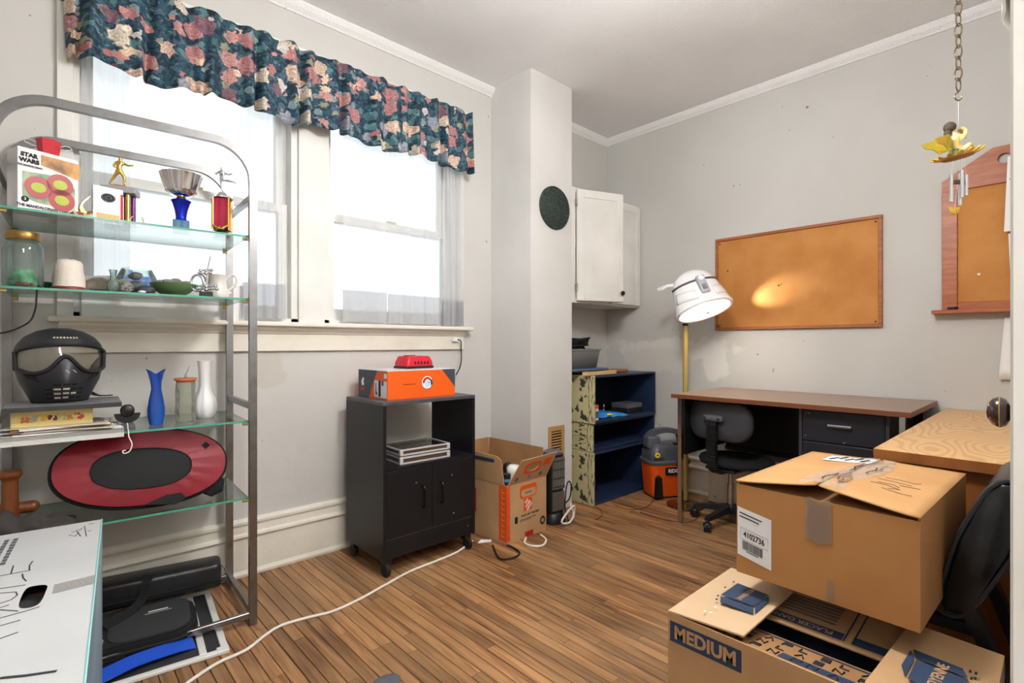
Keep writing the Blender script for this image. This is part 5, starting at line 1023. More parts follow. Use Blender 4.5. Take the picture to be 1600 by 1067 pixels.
obj('bin_wall', MB().loft([[(x_, y_, z) for x_, y_ in rrect(-a, a, -b, b, .02)] for a, b, z in ((.14, .085, 0), (.16, .10, .12), (.168, .108, .122), (.168, .108, .13))], False), m_bin, bn, smooth=40, solid=.002)
obj('bin_floor', MB().box(-.13, .13, -.08, .08, .001, .004), m_bin, bn)
rr = random.Random(9)
for k in range(7):
    pts = []
    for q in range(11): a = q * 1.1 + k; pts.append((.14 * math.cos(a) * rr.uniform(.5, 1), .085 * math.sin(a) * rr.uniform(.5, 1), .138 + .008 * k + rr.uniform(-.01, .025)))
    o = obj('black_cable', MB().tube(smoothpath(pts, 5), .0052, 6), m_rubber, loc=(2.70, 2.27, zt + .039), rot=(0, 0, R(3)), smooth=True); tag(o, 'black power cable tangled in the translucent bin', 'cable', 'cables in the translucent bin')
o = obj('blue_packet', MB().sheet(lambda u, v: (-.16 + .34 * u, -.07 + .14 * v, .004 + .055 * (1 - u) ** .8 * math.sin(math.pi * v) ** .5 + .006 * math.sin(u * 12 + v * 5) ** 2), 20, 10).sheet(lambda u, v: (-.16 + .34 * u, -.07 + .14 * v, .001), 4, 4), mat('shiny_blue_film', (24, 104, 190), .25, col2=(60, 150, 220), vscale=9), loc=(2.87, 2.15, .5485), rot=(0, 0, R(-14)), smooth=80); tag(o, 'shiny blue plastic packet with yellow tip in top crate', 'packet')
pk = o; obj('yellow_print', MB().ball((.0, 0, 0), .022, sz=.35), m_yellow, pk, loc=(-.01, -.06, .022)); obj('pink_print', MB().ball((0, 0, 0), .012, sz=.3), mat('pink_print', (200, 90, 190), .5), pk, loc=(-.10, -.055, .05))
o = thing('battery_pack', 'small clear pack with orange and white label in top crate', 'packet', (2.685, 2.10, .5485), R(6)); obj('pack', MB().bbox(-.02, .02, -.025, .025, 0, .09, .003), m_label, o); obj('label_top', MB().bbox(-.0205, .0205, -.0255, .0255, .075, .1, .001), m_orange, o); obj('label_window', MB().box(-.016, .016, -.0258, -.0252, .015, .06), m_greyp, o)
for k, (lab, z, a) in enumerate((('wider flat black box at bottom of the pair in top crate', 0, 4), ('smaller flat grey box on top of the black box in top crate', .036, -5))):
    o = obj('flat_box', MB().bbox(-.10 + k * .012, .10 - k * .012, -.07, .07, 0, .035, .003), (m_blackp, m_greyp)[k], loc=(3.19, 2.19, .5485 + z), rot=(0, 0, R(a))); tag(o, lab, 'box', 'flat boxes in top crate')
o = obj('silver_figurine', MB().lathe([(.02, 0), (.012, .01), (.008, .03), (.012, .045), (.002, .065)], 12), m_silver, loc=(3.03, 2.28, .5485), smooth=True); tag(o, 'little silver ornament behind the blue packet', 'ornament')
o = obj('glass_ball', MB().lathe([(.02, 0), (.05, .02), (.07, .06), (.06, .11), (.03, .14), (.03, .17), (.034, .17)], 24), mat('dark_glossy_glass', (20, 24, 26), .08, coat=.5), loc=(2.74, 2.2, .0185), smooth=True); tag(o, 'dark glossy glass jug inside the bottom crate', 'jug')
# ---------------------------------------------------------------- wet/dry vacuum
vc = thing('wet_dry_vacuum', 'orange and charcoal wet dry vacuum with carry handle beside crates', 'vacuum', (3.20, 1.885, 0), R(-31))
m_vg = mat('charcoal_plastic', (72, 76, 84), .38, col2=(86, 90, 98), vscale=8)
def rb(a, b, r_, z): return [(x_, y_, z) for x_, y_ in rrect(-a, a, -b, b, r_)]
obj('tank', MB().loft([rb(.125, .085, .03, .015), rb(.128, .088, .035, .03), rb(.142, .10, .04, .225), rb(.142, .10, .04, .232)]), m_vac, vc, smooth=40)
obj('rim', MB().loft([rb(.146, .104, .04, .232), rb(.152, .108, .045, .238), rb(.152, .108, .045, .252), rb(.145, .102, .04, .258)]), m_greyp, vc, smooth=40)
obj('motor_head', MB().loft([rb(.142, .098, .04, .258), rb(.138, .096, .04, .31), rb(.12, .088, .04, .345), rb(.105, .07, .03, .362), rb(.09, .055, .03, .366)]), m_vg, vc, smooth=40)
hd = [(-.13, 0, .345), (-.125, 0, .40), (-.09, 0, .435), (0, 0, .452), (.09, 0, .435), (.12, 0, .395), (.125, 0, .345)]
obj('carry_handle', MB().sqtube(smoothpath(hd, 6), .034, .055), m_greyp, vc, smooth=40); obj('handle_block', MB().bbox(-.145, -.05, -.045, .045, .33, .415, .015, 3), m_greyp, vc, smooth=True)
obj('hose_port', MB().loft([[(x_, -.094 - d_, z) for x_, z in ((-.128 + k_, .02), (-.072 - k_, .02), (-.082 - k_, .15), (-.10, .165), (-.12 + k_, .15))] for d_, k_ in ((0, 0), (.03, .004))]), m_blackp, vc)
bd = obj('name_badge', MB().bbox(-.05, .09, -.112, -.098, .165, .215, .004), m_blackp, vc); text('badge_lettering', 'RIDGID', .034, m_paper, bd, frame((.02, -.1126, .192), (1, 0, 0), (0, 0, 1)), .0012, .95)
obj('latch', MB().bbox(.03, .10, -.122, -.10, .215, .262, .006), m_blackp, vc); obj('power_switch', MB().bbox(.03, .07, -.075, -.045, .352, .372, .004), m_blackp, vc)
st = obj('warning_sticker', MB().lathe([(.018, 0), (.018, .001), (.001, .0012)], 20, frame((-.105, -.0985, .30), (1, 0, -.0), (0, .12, 1))), m_yellow, vc); obj('sticker_mark', MB().prism(circle(8, .007), .0014, .0018, frame((-.105, -.0985, .30), (1, 0, 0), (0, .12, 1))), m_ink, st)
for k in range(7): obj('cooling_slot', MB().bbox(-.13 + k * .011, -.125 + k * .011, -.1005, -.094, .262, .285, .001, 1), m_ink, vc)
for sx in (-1, 1):
    for sy in (-1, 1): obj('caster', MB().lathe([(.01, -.008), (.015, -.006), (.015, .006), (.01, .008)], 14, frame((sx * .11, sy * .075, .0152), (0, 1, 0), (0, 0, 1))), m_rubber, vc)
# ---------------------------------------------------------------- floor lamp
fp = Vector((3.08, 1.665, 0))
lp = thing('floor_lamp', 'brass-pole floor lamp with lit white plastic helmet-like head', 'floor lamp', fp)
obj('base', MB().lathe([(.115, 0), (.118, .004), (.116, .012), (.09, .018), (.03, .022), (.018, .03), (.017, .04)], 36), mat('bronzed_base', (120, 92, 62), .15, .8), lp, smooth=50)
obj('pole', MB().cyl((0, 0, .03), (0, 0, 1.165), .0155), mat('antique_brass_pole', (190, 166, 92), .35, .4), lp, smooth=True)
obj('neck', MB().cyl((0, 0, 1.165), (0, 0, 1.18), .018).cyl((0, 0, 1.18), (-.006, -.01, 1.24), .010).tube([(-.006, -.01, 1.235), (-.01, -.04, 1.28), (-.02, -.07, 1.32)], .009, 8), m_blackp, lp, smooth=True)
HC = Matrix.Translation((-.07, -.165, 1.255)) @ Matrix.Rotation(YAW - R(90), 4, 'Z') @ Matrix.Rotation(R(-14), 4, 'Y') @ Matrix.Rotation(R(-24), 4, 'X')
m_lampw = mat('glossy_white_plastic', (236, 236, 238), .25, coat=.3)
m_lampin = mat('lit_diffuser', (255, 252, 246), .5, emis=FLOOR_LAMP * .35)
obj('head_shell', MB().lathe([(.165, .0), (.172, .01), (.168, .03), (.150, .10), (.138, .17), (.115, .225), (.07, .262), (.001, .275)], 40, HC, caps=False, sy=.8), m_lampw, lp, smooth=50, solid=.004)
obj('rim', MB().tube([HC @ Vector((.166 * math.cos(R(9 * k)), .166 * .8 * math.sin(R(9 * k)), .004)) for k in range(40)], .012, 8, True), mat('bright_rim', (246, 246, 248), .3), lp, smooth=True)
obj('dark_band', MB().tube([HC @ Vector((.1425 * math.cos(a), .1425 * .8 * math.sin(a), .172 + .012 * math.sin(a))) for a in [R(-175 + 7.3 * k) for k in range(24)]], .0075, 6), m_greyp, lp, smooth=True)
obj('switch_box', MB().bbox(-.026, .026, -.145, -.105, .055, .175, .008, 2, HC), mat('pale_grey_plastic', (168, 170, 180), .4), lp, smooth=True)
obj('switch_disc', MB().lathe([(.017, 0), (.016, .004), (.001, .005)], 18, HC @ frame((0, -.145, .152), (1, 0, 0), (0, 0, 1))), m_lampw, lp); obj('rocker', MB().bbox(-.013, .013, -.150, -.143, .075, .11, .003, 2, HC), m_stone2, lp)
for s in (-1, 1): obj('side_fin', MB().sheet(lambda u, v: HC @ Vector((s * (.165 - .02 * v) * math.cos(R(-70 + 55 * u)), -(.165 - .02 * v) * .81 * math.cos(R(-70 + 55 * u - 0)) * 0 + (.172 - .02 * v) * .82 * math.sin(R(-70 + 55 * u)), .03 + .07 * v + .03 * u)), 10, 3), m_lampw, lp, smooth=True, solid=.003)
obj('back_arm', MB().sqtube([HC @ Vector((-.09, .04, .235)), HC @ Vector((-.16, .03, .24)), HC @ Vector((-.20, .02, .225))], .05, .018, (0, 0, 1)), m_lampw, lp)
obj('bulb', MB().ball(HC @ Vector((0, 0, .075)), .04, sz=1.1), mat('lit_bulb', (255, 246, 226), .5, emis=FLOOR_LAMP * 6), lp, smooth=True)
obj('reflector', MB().lathe([(.15, .03), (.13, .10), (.11, .17), (.07, .21), (.001, .22)], 32, HC, caps=False, sy=.79), mat('white_reflector', (248, 248, 246), .35), lp, smooth=True)
obj('finial', MB().tube([HC @ Vector((.0, -.03, .035)), HC @ Vector((.0, -.03, -.03))], .0035, 8).ball(HC @ Vector((0, -.03, -.032)), .008).ball(HC @ Vector((0, -.03, .0)), .012, sz=.4), m_chrome, lp, smooth=True)
obj('lens_bar', MB().bbox(-.12, .12, -.034, -.026, .006, .012, .002, 1, HC), m_lampw, lp)
sl_ = bpy.data.lights.new('added_cork_spot', 'SPOT'); sl_.energy = FLOOR_LAMP * 1.7; sl_.spot_size = R(40); sl_.spot_blend = 1.0; sl_.shadow_soft_size = .015; sl_.color = (1, .95, .86)
so = bpy.data.objects.new('added_cork_spot', sl_); C.objects.link(so); so.parent = lp; so.location = Vector((3.24, 1.485, 1.285)) - fp      # added spot, hidden behind the head, that makes the glow on the cork
so.rotation_euler = (Vector((3.395, 1.24, 1.365)) - fp - so.location).to_track_quat('-Z', 'Y').to_euler()
dv_ = (Vector((3.395, 1.24, 1.365)) - fp - so.location).normalized()
obj('added_spot_can', MB().tube([so.location - dv_ * .07, so.location - dv_ * .03, so.location - dv_ * .004], [.016, .026, .03], 16), m_lampw, lp, smooth=True)     # made-up housing, arm and bulb around the added spot
obj('added_spot_arm', MB().tube([so.location - dv_ * .06, HC @ Vector((.05, .10, .12))], .008, 8), m_lampw, lp, smooth=True)
obj('added_spot_bulb', MB().ball(so.location - dv_ * .02, .012), mat('added_spot_glow', (255, 246, 226), .5, emis=FLOOR_LAMP * 2), lp, smooth=True)
# ---------------------------------------------------------------- walnut desk
dk = thing('walnut_desk', 'walnut-topped office desk with chrome legs and black drawer pedestal', 'desk', (3.055, 1.0, 0))
X0, X1, Y0, Y1 = -.335, .33, -.56, .56
obj('top', MB().bbox(X0, X1, Y0, Y1, .734, .758, .002), m_walnut, dk); obj('edge_band', MB().box(X0 - .001, X0, Y0, Y1, .735, .757).box(X0, X1, Y0 - .001, Y0, .735, .757).box(X0, X1, Y1, Y1 + .001, .735, .757), m_walnute, dk)
for sx, sy in ((X0 + .045, Y1 - .035), (X1 - .03, Y1 - .035), (X0 + .045, Y0 + .035), (X1 - .03, Y0 + .035)):
    lg_ = obj('leg', MB().bbox(sx - .0125, sx + .0125, sy - .0125, sy + .0125, .012, .734, .002, 1), m_chrome, dk); obj('foot', MB().cyl((sx, sy, 0), (sx, sy, .013), .011), m_greyp, lg_)
obj('modesty_panel', MB().box(X1 - .06, X1 - .045, Y0 + .05, Y1 - .05, .38, .734), m_black, dk); obj('panel_lip', MB().bbox(X1 - .075, X1 - .04, -.10, Y1 - .05, .362, .385, .003), m_black, dk)
obj('side_panel', MB().box(X0 + .07, X1 - .06, Y1 - .052, Y1 - .04, .40, .734), m_black, dk)
pd = (-.275, .27, -.475, -.105, .33, .732)
ped = obj('pedestal', MB().box(pd[0] + .018, pd[1], pd[2], pd[3], pd[4], pd[5]), mat('black_steel', (30, 31, 38), .4), dk)
m_dgs = mat('dark_grey_steel', (52, 52, 60), .4)
for a_, b_ in ((pd[3] - .014, pd[3]), (pd[2], pd[2] + .014)): obj('pedestal_edge', MB().box(pd[0], pd[0] + .018, a_, b_, pd[4], pd[5]), m_dgs, ped)
for z0, z1 in ((.575, .726), (.34, .570)):
    dw = obj('drawer', MB().bbox(pd[0] + .001, pd[0] + .018, pd[2] + .016, pd[3] - .016, z0, z1, .003), mat('drawer_black', (32, 33, 41), .35), dk)
    zc_ = (z0 + z1) / 2 + .01
    obj('handle', MB().bbox(pd[0] - .022, pd[0] - .012, -.335, -.235, zc_ - .006, zc_ + .006, .003).bbox(pd[0] - .014, pd[0] + .002, -.33, -.32, zc_ - .004, zc_ + .004, .001, 1).bbox(pd[0] - .014, pd[0] + .002, -.25, -.24, zc_ - .004, zc_ + .004, .001, 1), m_silver, dw)
for y_, z_ in ((-.15, .71), (-.135, .60), (-.30, .585)): obj('scratch', MB().box(pd[0] - .0003, pd[0] + .001, y_ - .004, y_ + .004, z_ - .004, z_ + .002), m_stone2, dk)
obj('lock', MB().tube([(pd[0] + .05 + .012 * math.cos(R(30 * k)), pd[3] + .002, .66 + .02 * math.sin(R(30 * k))) for k in range(12)], .004, 6, True), m_silver, dk)
# radiator cover
rc = thing('radiator_cover', 'cream enamelled metal radiator box under the walnut desk', 'radiator cover', (3.30, 1.25, 0))
obj('case', MB().bbox(-.085, .085, -.34, .33, .025, .325, .004), m_cream, rc); obj('top', MB().bbox(-.095, .086, -.345, .335, .325, .352, .004), m_cream, rc)
obj('panel', MB().bbox(-.091, -.085, .02, .30, .05, .255, .003), m_cream, rc); obj('panel', MB().bbox(-.091, -.085, -.31, 0, .05, .255, .003), m_cream, rc); obj('skirt', MB().box(-.08, .08, -.335, .325, 0, .025), m_greyp, rc)
for y_ in (.28, .04, -.02, -.29):
    for z_ in (.065, .24): obj('screw', MB().lathe([(.006, 0), (.004, .002), (.001, .003)], 8, frame((-.091, y_, z_), (0, -1, 0), (0, 0, 1))), m_greyp, rc)
# ---------------------------------------------------------------- task chair
tcx, tcy = 2.95, 1.31
fa = R(-8)
oc_ = thing('task_chair', 'small black swivel task chair with ribbed back stem, facing desk', 'chair', (tcx, tcy, 0), fa)
st_ang = [math.atan2(1.351 - tcy, 2.743 - tcx) - fa + R(72 * k) for k in range(5)]
hubm = obj('hub', MB().lathe([(.035, .075), (.04, .085), (.038, .115), (.025, .125)], 20), m_blackp, oc_, smooth=50)
for k, a in enumerate(st_ang):
    c_, s_ = math.cos(a), math.sin(a)
    ar = obj('base_arm', MB().loft([[(c_ * r_ - s_ * w_h, s_ * r_ + c_ * w_h, z0), (c_ * r_ + s_ * w_h, s_ * r_ - c_ * w_h, z0), (c_ * r_ + s_ * w_h * .8, s_ * r_ - c_ * w_h * .8, z1), (c_ * r_ - s_ * w_h * .8, s_ * r_ + c_ * w_h * .8, z1)] for r_, w_h, z0, z1 in ((.03, .024, .08, .118), (.12, .02, .072, .10), (.215, .016, .062, .082))]), m_blackp, oc_)
    ca = obj('caster', MB().lathe([(.01, -.018), (.024, -.018), (.026, -.014), (.026, -.003), (.016, -.002), (.016, .002), (.026, .003), (.026, .014), (.024, .018), (.01, .018)], 18, frame((c_ * .212, s_ * .212, .0262), (-s_ * .6 + c_ * .8, c_ * .6 + s_ * .8, 0), (0, 0, 1))), m_blackp, oc_, smooth=40)
    obj('caster_hood', MB().ball((c_ * .212, s_ * .212, .040), .024, sz=.75), m_blackp, ca, smooth=True)
obj('gas_column', MB().cyl((0, 0, .11), (0, 0, .24), .02).cyl((0, 0, .24), (0, 0, .34), .014), m_chrome, oc_, smooth=True)
obj('seat_pan', MB().bbox(-.12, .12, -.09, .09, .325, .345, .008), m_blackp, oc_)
obj('seat', MB().loft([[(.05 + a * math.cos(R(10 * k)) * (1.0), b * math.sin(R(10 * k)), z) for k in range(36)] for a, b, z in ((.15, .17, .345), (.182, .205, .352), (.19, .212, .37), (.182, .205, .385), (.14, .16, .394), (.02, .02, .396))]), m_fabric, oc_, smooth=60)
stem = smoothpath([(.0, 0, .335), (-.10, 0, .325), (-.155, 0, .335), (-.178, 0, .37), (-.182, 0, .45), (-.180, 0, .55), (-.176, 0, .62)], 7)
obj('back_stem', MB().sqtube(stem, .022, .05, (0, 1, 0)), m_blackp, oc_, smooth=40)
for k in range(22):
    z = .355 + k * .0115; xx = min((q for q in stem), key=lambda q: abs(q.z - z) + (0 if q.x < -.12 else 9)).x
    obj('gaiter_rib', MB().bbox(xx - .021, xx + .010, -.031, .031, z - .0035, z + .0035, .003, 1), m_vg if k % 1 else m_blackp, oc_)
def bkr(t, off):
    return [(-.150 - off - .03 * (1 - (y_ / .19) ** 2) * 0 + .035 * (abs(y_) / .19) ** 2, y_, z_) for y_, z_ in rrect(-.195 * t, .195 * t, .617 - .112 * t, .617 + .112 * t, .09 * t, 8)]
obj('backrest_shell', MB().loft([bkr(.05, .012), bkr(.6, .012), bkr(.93, .010), bkr(1.0, 0), bkr(1.0, -.012)]), mat('dark_grey_shell', (58, 60, 66), .45), oc_, smooth=50)
obj('backrest_pad', MB().loft([bkr(1.0, -.012), bkr(.97, -.03), bkr(.85, -.042), bkr(.4, -.046), bkr(.05, -.046)]), m_fabric, oc_, smooth=50)
obj('stem_bracket', MB().bbox(-.19, -.155, -.06, .06, .615, .65, .012, 3), m_greyp, oc_, smooth=True)
for s in (-1, 1): obj('bracket_bolt', MB().cyl((-.192, s * .042, .632), (-.186, s * .042, .632), .008), m_ink, oc_)
# ---------------------------------------------------------------- pin boards
cb = thing('corkboard', 'large rectangular wood-framed cork pin board lit by lamp', 'pin board', (3.3995, 1.14, 1.142))
bw, bh = .469, .615
obj('cork_sheet', MB().box(-.012, -.001, -bw + .012, bw - .012, .012, bh - .012), m_cork, cb)
for q in ((-bw, bw, 0, .018), (-bw, bw, bh - .018, bh), (-bw, -bw + .018, .018, bh - .018), (bw - .018, bw, .018, bh - .018)): obj('frame_rail', MB().bbox(-.022, 0, q[0], q[1], q[2], q[3], .002, 1), m_oakf, cb)
for y_, z_ in ((-bw + .03, .03), (-bw + .03, bh - .035), (bw - .03, .03), (bw - .03, bh - .035), (bw - .085, bh * .64), (bw - .405, bh * .44)): obj('push_pin', MB().cyl((-.020, y_, z_), (-.011, y_, z_), .0045, .003), m_ink, cb)
c2 = thing('house_corkboard', 'peaked reddish pine framed cork board with ledge and hang hole', 'pin board', (3.3995, .19, 1.2))
F2 = frame((0, 0, 0), (0, -1, 0), (0, 0, 1))
hwid = .23; 
obj('cork_sheet', MB().box(-.010, -.001, -hwid + .05, hwid - .05, .04, .66), m_cork, c2)
tp = [(-hwid, .62), (-hwid, .672), (-.04, .795), (.04, .795), (hwid, .672), (hwid, .62)]
# head board with a real hole
hole_c = (.0, .735); ci, co = ringpanel(circle(24, .024, *hole_c), tp, hole_c)
obj('head_board', MB().quadstrip([[(a, b, .022) for a, b in ci], [(a, b, .022) for a, b in co], [(a, b, .0) for a, b in co], [(a, b, .0) for a, b in ci], [(a, b, .022) for a, b in ci]], True, F2), m_pine, c2)
for s in (-1, 1): obj('stile', MB().bbox(-.022, 0, min(s * hwid, s * (hwid - .06)), max(s * hwid, s * (hwid - .06)), .02, .62, .002, 1), m_pine, c2)
obj('bottom_rail', MB().bbox(-.021, 0, -hwid + .06, hwid - .06, .02, .058, .002, 1), m_pine, c2)
obj('ledge', MB().bbox(-.075, 0, -hwid - .02, hwid + .035, 0, .019, .003), m_pine, c2)
obj('push_pin', MB().cyl((-.02, .09, .19), (-.01, .09, .19), .006), m_milk, c2)
o = obj('key_fob', MB().bbox(-.02, .02, -.012, .012, 0, .014, .005), m_ink, loc=(3.355, .375, 1.2195), rot=(0, 0, R(60)), smooth=True); tag(o, 'small black key fob lying on the pine board ledge', 'key fob')
for k, (z0, z1, ylft, lab) in enumerate(((1.58, 1.935, .178, 'printed white sheet pinned high on the pine board'), (1.262, 1.57, .176, 'blank white sheet pinned low on the pine board'))):
    t = thing('pinned_paper', lab, 'paper', (3.37, .0, z0))
    obj('sheet', MB().sheet(lambda u, v: (.004 * math.sin(u * 5) - .012 * (1 - v) * u, -.03 + (ylft + .03 + .012 * (1 - v) * (1 - 2 * k)) * u, v * (z1 - z0)), 12, 6), m_paper, t, smooth=80)
    if k == 0:
        for q in range(12): obj('printed_line', MB().box(-.0075, -.0065, .155 - (q % 3) * .004, .172, .25 - q * .017 - .006, .25 - q * .017), m_greyp, t)
    obj('push_pin', MB().cyl((.018, .1, z1 - z0 - .015), (-.006, .1, z1 - z0 - .015), .005), m_redpl, t)
o = obj('wall_paper_sheet', MB().sheet(lambda u, v: (3.392 - .02 * (1 - v) * u, .0 + (.19 + .02 * (1 - v)) * u, .88 + v * .30), 8, 6), m_paper, smooth=80, solid=.001); tag(o, 'white sheet hanging on the wall below the pine board', 'paper')
# cloth hanging on the door
cl_ = thing('hanging_towel', 'white cloth hanging from top of the open door', 'towel', (.62, 0, 0), ang)
obj('cloth', MB().sheet(lambda u, v: (.36 + .27 * u, .0325 + .016 * math.sin(math.pi * u) ** .6 * (1 - .5 * v) + .003 * math.sin(u * 21) * (1 - v), 1.585 - .012 * u + v * .455), 20, 8), m_ceramic, cl_, smooth=80, solid=.002)
obj('hook', MB().sqtube([(.5, .031, 2.05), (.5, .040, 2.045), (.5, .040, 2.0)], .02, .002, (1, 0, 0)), m_chrome, cl_)
# ---------------------------------------------------------------- oak desk
od_ = thing('oak_desk', 'golden oak veneer desk with swirling grain and solid end panel', 'desk', (2.665, .178, 0))
def oak():
    m = mat('oak_veneer', (206, 160, 100), .32, bump=.03); nt = m.node_tree; N = nt.nodes; L = nt.links; b = N['Principled BSDF']
    tc = N.new('ShaderNodeTexCoord'); mp_ = N.new('ShaderNodeMapping'); mp_.inputs['Scale'].default_value = (1.0, 2.4, 1); L.new(tc.outputs['Object'], mp_.inputs[0])
    nz = N.new('ShaderNodeTexNoise'); nz.inputs['Scale'].default_value = 2.0; nz.inputs['Detail'].default_value = .6; L.new(mp_.outputs[0], nz.inputs['Vector'])
    mu = N.new('ShaderNodeMath'); mu.operation = 'MULTIPLY'; mu.inputs[1].default_value = 150; L.new(nz.outputs['Fac'], mu.inputs[0]); sn = N.new('ShaderNodeMath'); sn.operation = 'SINE'; L.new(mu.outputs[0], sn.inputs[0])
    rp = N.new('ShaderNodeValToRGB'); rp.color_ramp.elements[0].position = .35; rp.color_ramp.elements[1].position = 1.0; rp.color_ramp.elements[0].color = srgb(214, 172, 116); rp.color_ramp.elements[1].color = srgb(192, 146, 90)
    mr_ = N.new('ShaderNodeMapRange'); mr_.inputs['From Min'].default_value = -1; L.new(sn.outputs[0], mr_.inputs[0]); L.new(mr_.outputs[0], rp.inputs[0]); L.new(rp.outputs[0], b.inputs['Base Color']); return m
m_oak = oak(); m_oakd = mat('oak_side_veneer', (150, 92, 44), .45, col2=(132, 78, 36), vscale=5, vstretch=(4, 4, .6))
obj('top', MB().bbox(-.735, .73, -.235, .227, .70, .722, .002), m_oak, od_); obj('edge_band', MB().box(-.737, -.735, -.235, .227, .690, .7205).box(-.735, .73, .227, .2285, .70, .7205), m_oakd, od_)
obj('end_panel', MB().box(-.715, -.695, -.225, .215, 0, .70), m_oakd, od_); obj('end_panel', MB().box(.69, .71, -.225, .215, 0, .70), m_oakd, od_); obj('modesty_panel', MB().box(-.695, .69, -.20, -.185, .2, .70), m_oakd, od_)
obj('apron', MB().box(-.695, .69, .18, .195, .62, .70), m_oakd, od_)
# ---------------------------------------------------------------- wind chime
wp_ = Vector((2.10, .2215, 0))
ch_ = thing('wind_chime', 'fairy on yellow flower wind chime hanging on a bronze chain', 'wind chime', (wp_.x, wp_.y, 1.63))
m_chain = mat('bronze_chain', (112, 98, 78), .35, .8)
zb_, zt_ = .205, 1.07; n_l = 26
for k in range(n_l):
    z = zb_ + .02 + (zt_ - zb_ - .02) * k / (n_l - 1) ; a = YAW + (0.25 if k % 2 else 1.9); L_ = .026
    obj('chain_link', MB().tube([((.0105) * math.cos(t) * math.cos(a), (.0105) * math.cos(t) * math.sin(a), z + L_ * .82 * math.sin(t)) for t in [R(30 * q) for q in range(12)]], .0022, 6, True), m_chain, ch_, smooth=True)
obj('hook', MB().tube([(.012 * math.cos(R(a)) * math.cos(YAW - 1.5), .012 * math.cos(R(a)) * math.sin(YAW - 1.5), .188 + .012 * math.sin(R(a))) for a in range(90, 391, 30)], .002, 6), m_chain, ch_, smooth=True)
obj('thread', MB().tube([(0, 0, .176), (0, 0, .10)], .0004, 4), m_paper, ch_)
rz_ = YAW - R(90); CM = Matrix.Rotation(rz_, 4, 'Z') @ Matrix.Rotation(R(-12), 4, 'Y')
m_pet = mat('yellow_resin', (206, 170, 46), .5, col2=(176, 128, 34), vscale=30)
for k in range(15):
    a = R(24 * k); obj('petal', MB().loft([[CM @ Vector((math.cos(a) * r_ - math.sin(a) * w_p, math.sin(a) * r_ * .8 + math.cos(a) * w_p, z_)), CM @ Vector((math.cos(a) * r_ + math.sin(a) * w_p, math.sin(a) * r_ * .8 - math.cos(a) * w_p, z_)), CM @ Vector((math.cos(a) * r_, math.sin(a) * r_ * .8, z_ + .005))] for r_, w_p, z_ in ((.02, .008, .0), (.045, .011, .0), (.062, .009, .004), (.072, .002, .01))]), m_pet, ch_)
obj('flower_disc', MB().lathe([(.001, -.006), (.04, -.004), (.048, .002), (.04, .008), (.001, .01)], 24, CM, sy=.8), mat('brown_resin', (150, 100, 42), .6), ch_, smooth=True)
m_fairy = mat('painted_resin', (222, 200, 160), .5, col2=(190, 165, 70), vscale=40)
FB = [(0, 0, .018, .013), (-.002, 0, .036, .012), (.002, 0, .054, .011), (.004, 0, .064, .006), (.008, 0, .078, .012), (.02, -.012, .05, .006), (.03, -.008, .064, .005), (.022, -.004, .075, .005), (.02, .012, .05, .006), (.034, .004, .062, .005), (.024, .004, .074, .005), (.016, -.012, .02, .008), (.03, -.012, .03, .007), (.036, -.01, .012, .005), (.016, .012, .02, .008), (.032, .012, .026, .007), (.04, .012, .01, .005)]
fo = skin('fairy', [tuple(CM @ Vector((q[0] * 1.3 - .008, q[1] * 1.3, q[2] * 1.25 - .006))) + (q[3] * 1.15,) for q in FB], [(0, 1), (1, 2), (2, 3), (3, 4), (2, 5), (5, 6), (6, 7), (2, 8), (8, 9), (9, 10), (0, 11), (11, 12), (12, 13), (0, 14), (14, 15), (15, 16)], m_fairy, ch_, 2)
obj('hair', MB().ball(CM @ Vector((-.007, 0, .096)), .0165, sz=1.0).ball(CM @ Vector((-.017, 0, .078)), .010, sz=1.3), mat('dark_brown_hair', (70, 58, 44), .7), fo, smooth=True)
obj('leaf_skirt', MB().lathe([(.024, .006), (.02, .016), (.012, .026)], 12, CM @ Matrix.Translation((-.006, 0, 0))), mat('olive_resin', (84, 92, 58), .6), fo, smooth=True)
for s in (-1, 1): obj('fairy_wing', MB().add([CM @ Vector(q) for q in ((-.014, s * .006, .055), (-.034, s * .022, .072), (-.082, s * .026, .066), (-.074, s * .024, .05), (-.054, s * .02, .042), (-.042, s * .018, .024), (-.016, s * .006, .026))], [(0, 1, 2, 3, 4, 5, 6)]), mat('olive_wing', (150, 150, 40), .5, col2=(186, 140, 40), vscale=30), fo, solid=.003)
for k, (dx, dy, z0, l_) in enumerate(((-.022, 0, -.055, .085), (.0, -.012, -.045, .085), (.008, .004, -.05, .10), (.024, 0, -.055, .065))):
    tb = obj('chime_tube', MB().cyl(CM.to_3x3() @ Vector((0, 0, 0)) + Matrix.Rotation(rz_, 3, 'Z') @ Vector((dx, dy, z0 - l_)), Matrix.Rotation(rz_, 3, 'Z') @ Vector((dx, dy, z0)), .0052, n=12), m_silver, ch_, smooth=True)
    obj('thread', MB().tube([Matrix.Rotation(rz_, 3, 'Z') @ Vector((dx, dy, z0)), Matrix.Rotation(rz_, 3, 'Z') @ Vector((dx * .7, dy, -.002))], .0004, 4), m_paper, tb)
obj('clapper', MB().bbox(-.02, .016, -.002, .002, -.085, -.07, .002, 1, Matrix.Rotation(rz_, 4, 'Z')), m_chain, ch_)
bf = MB()
for s in (-1, 1): bf.add([Matrix.Rotation(rz_, 3, 'Z') @ Vector((-.012 + s * a, -.0, -.168 + b)) for a, b in ((.001, -.012), (.012, -.004), (.018, .016), (.008, .012), (.001, .002))], [(0, 1, 2, 3, 4)])
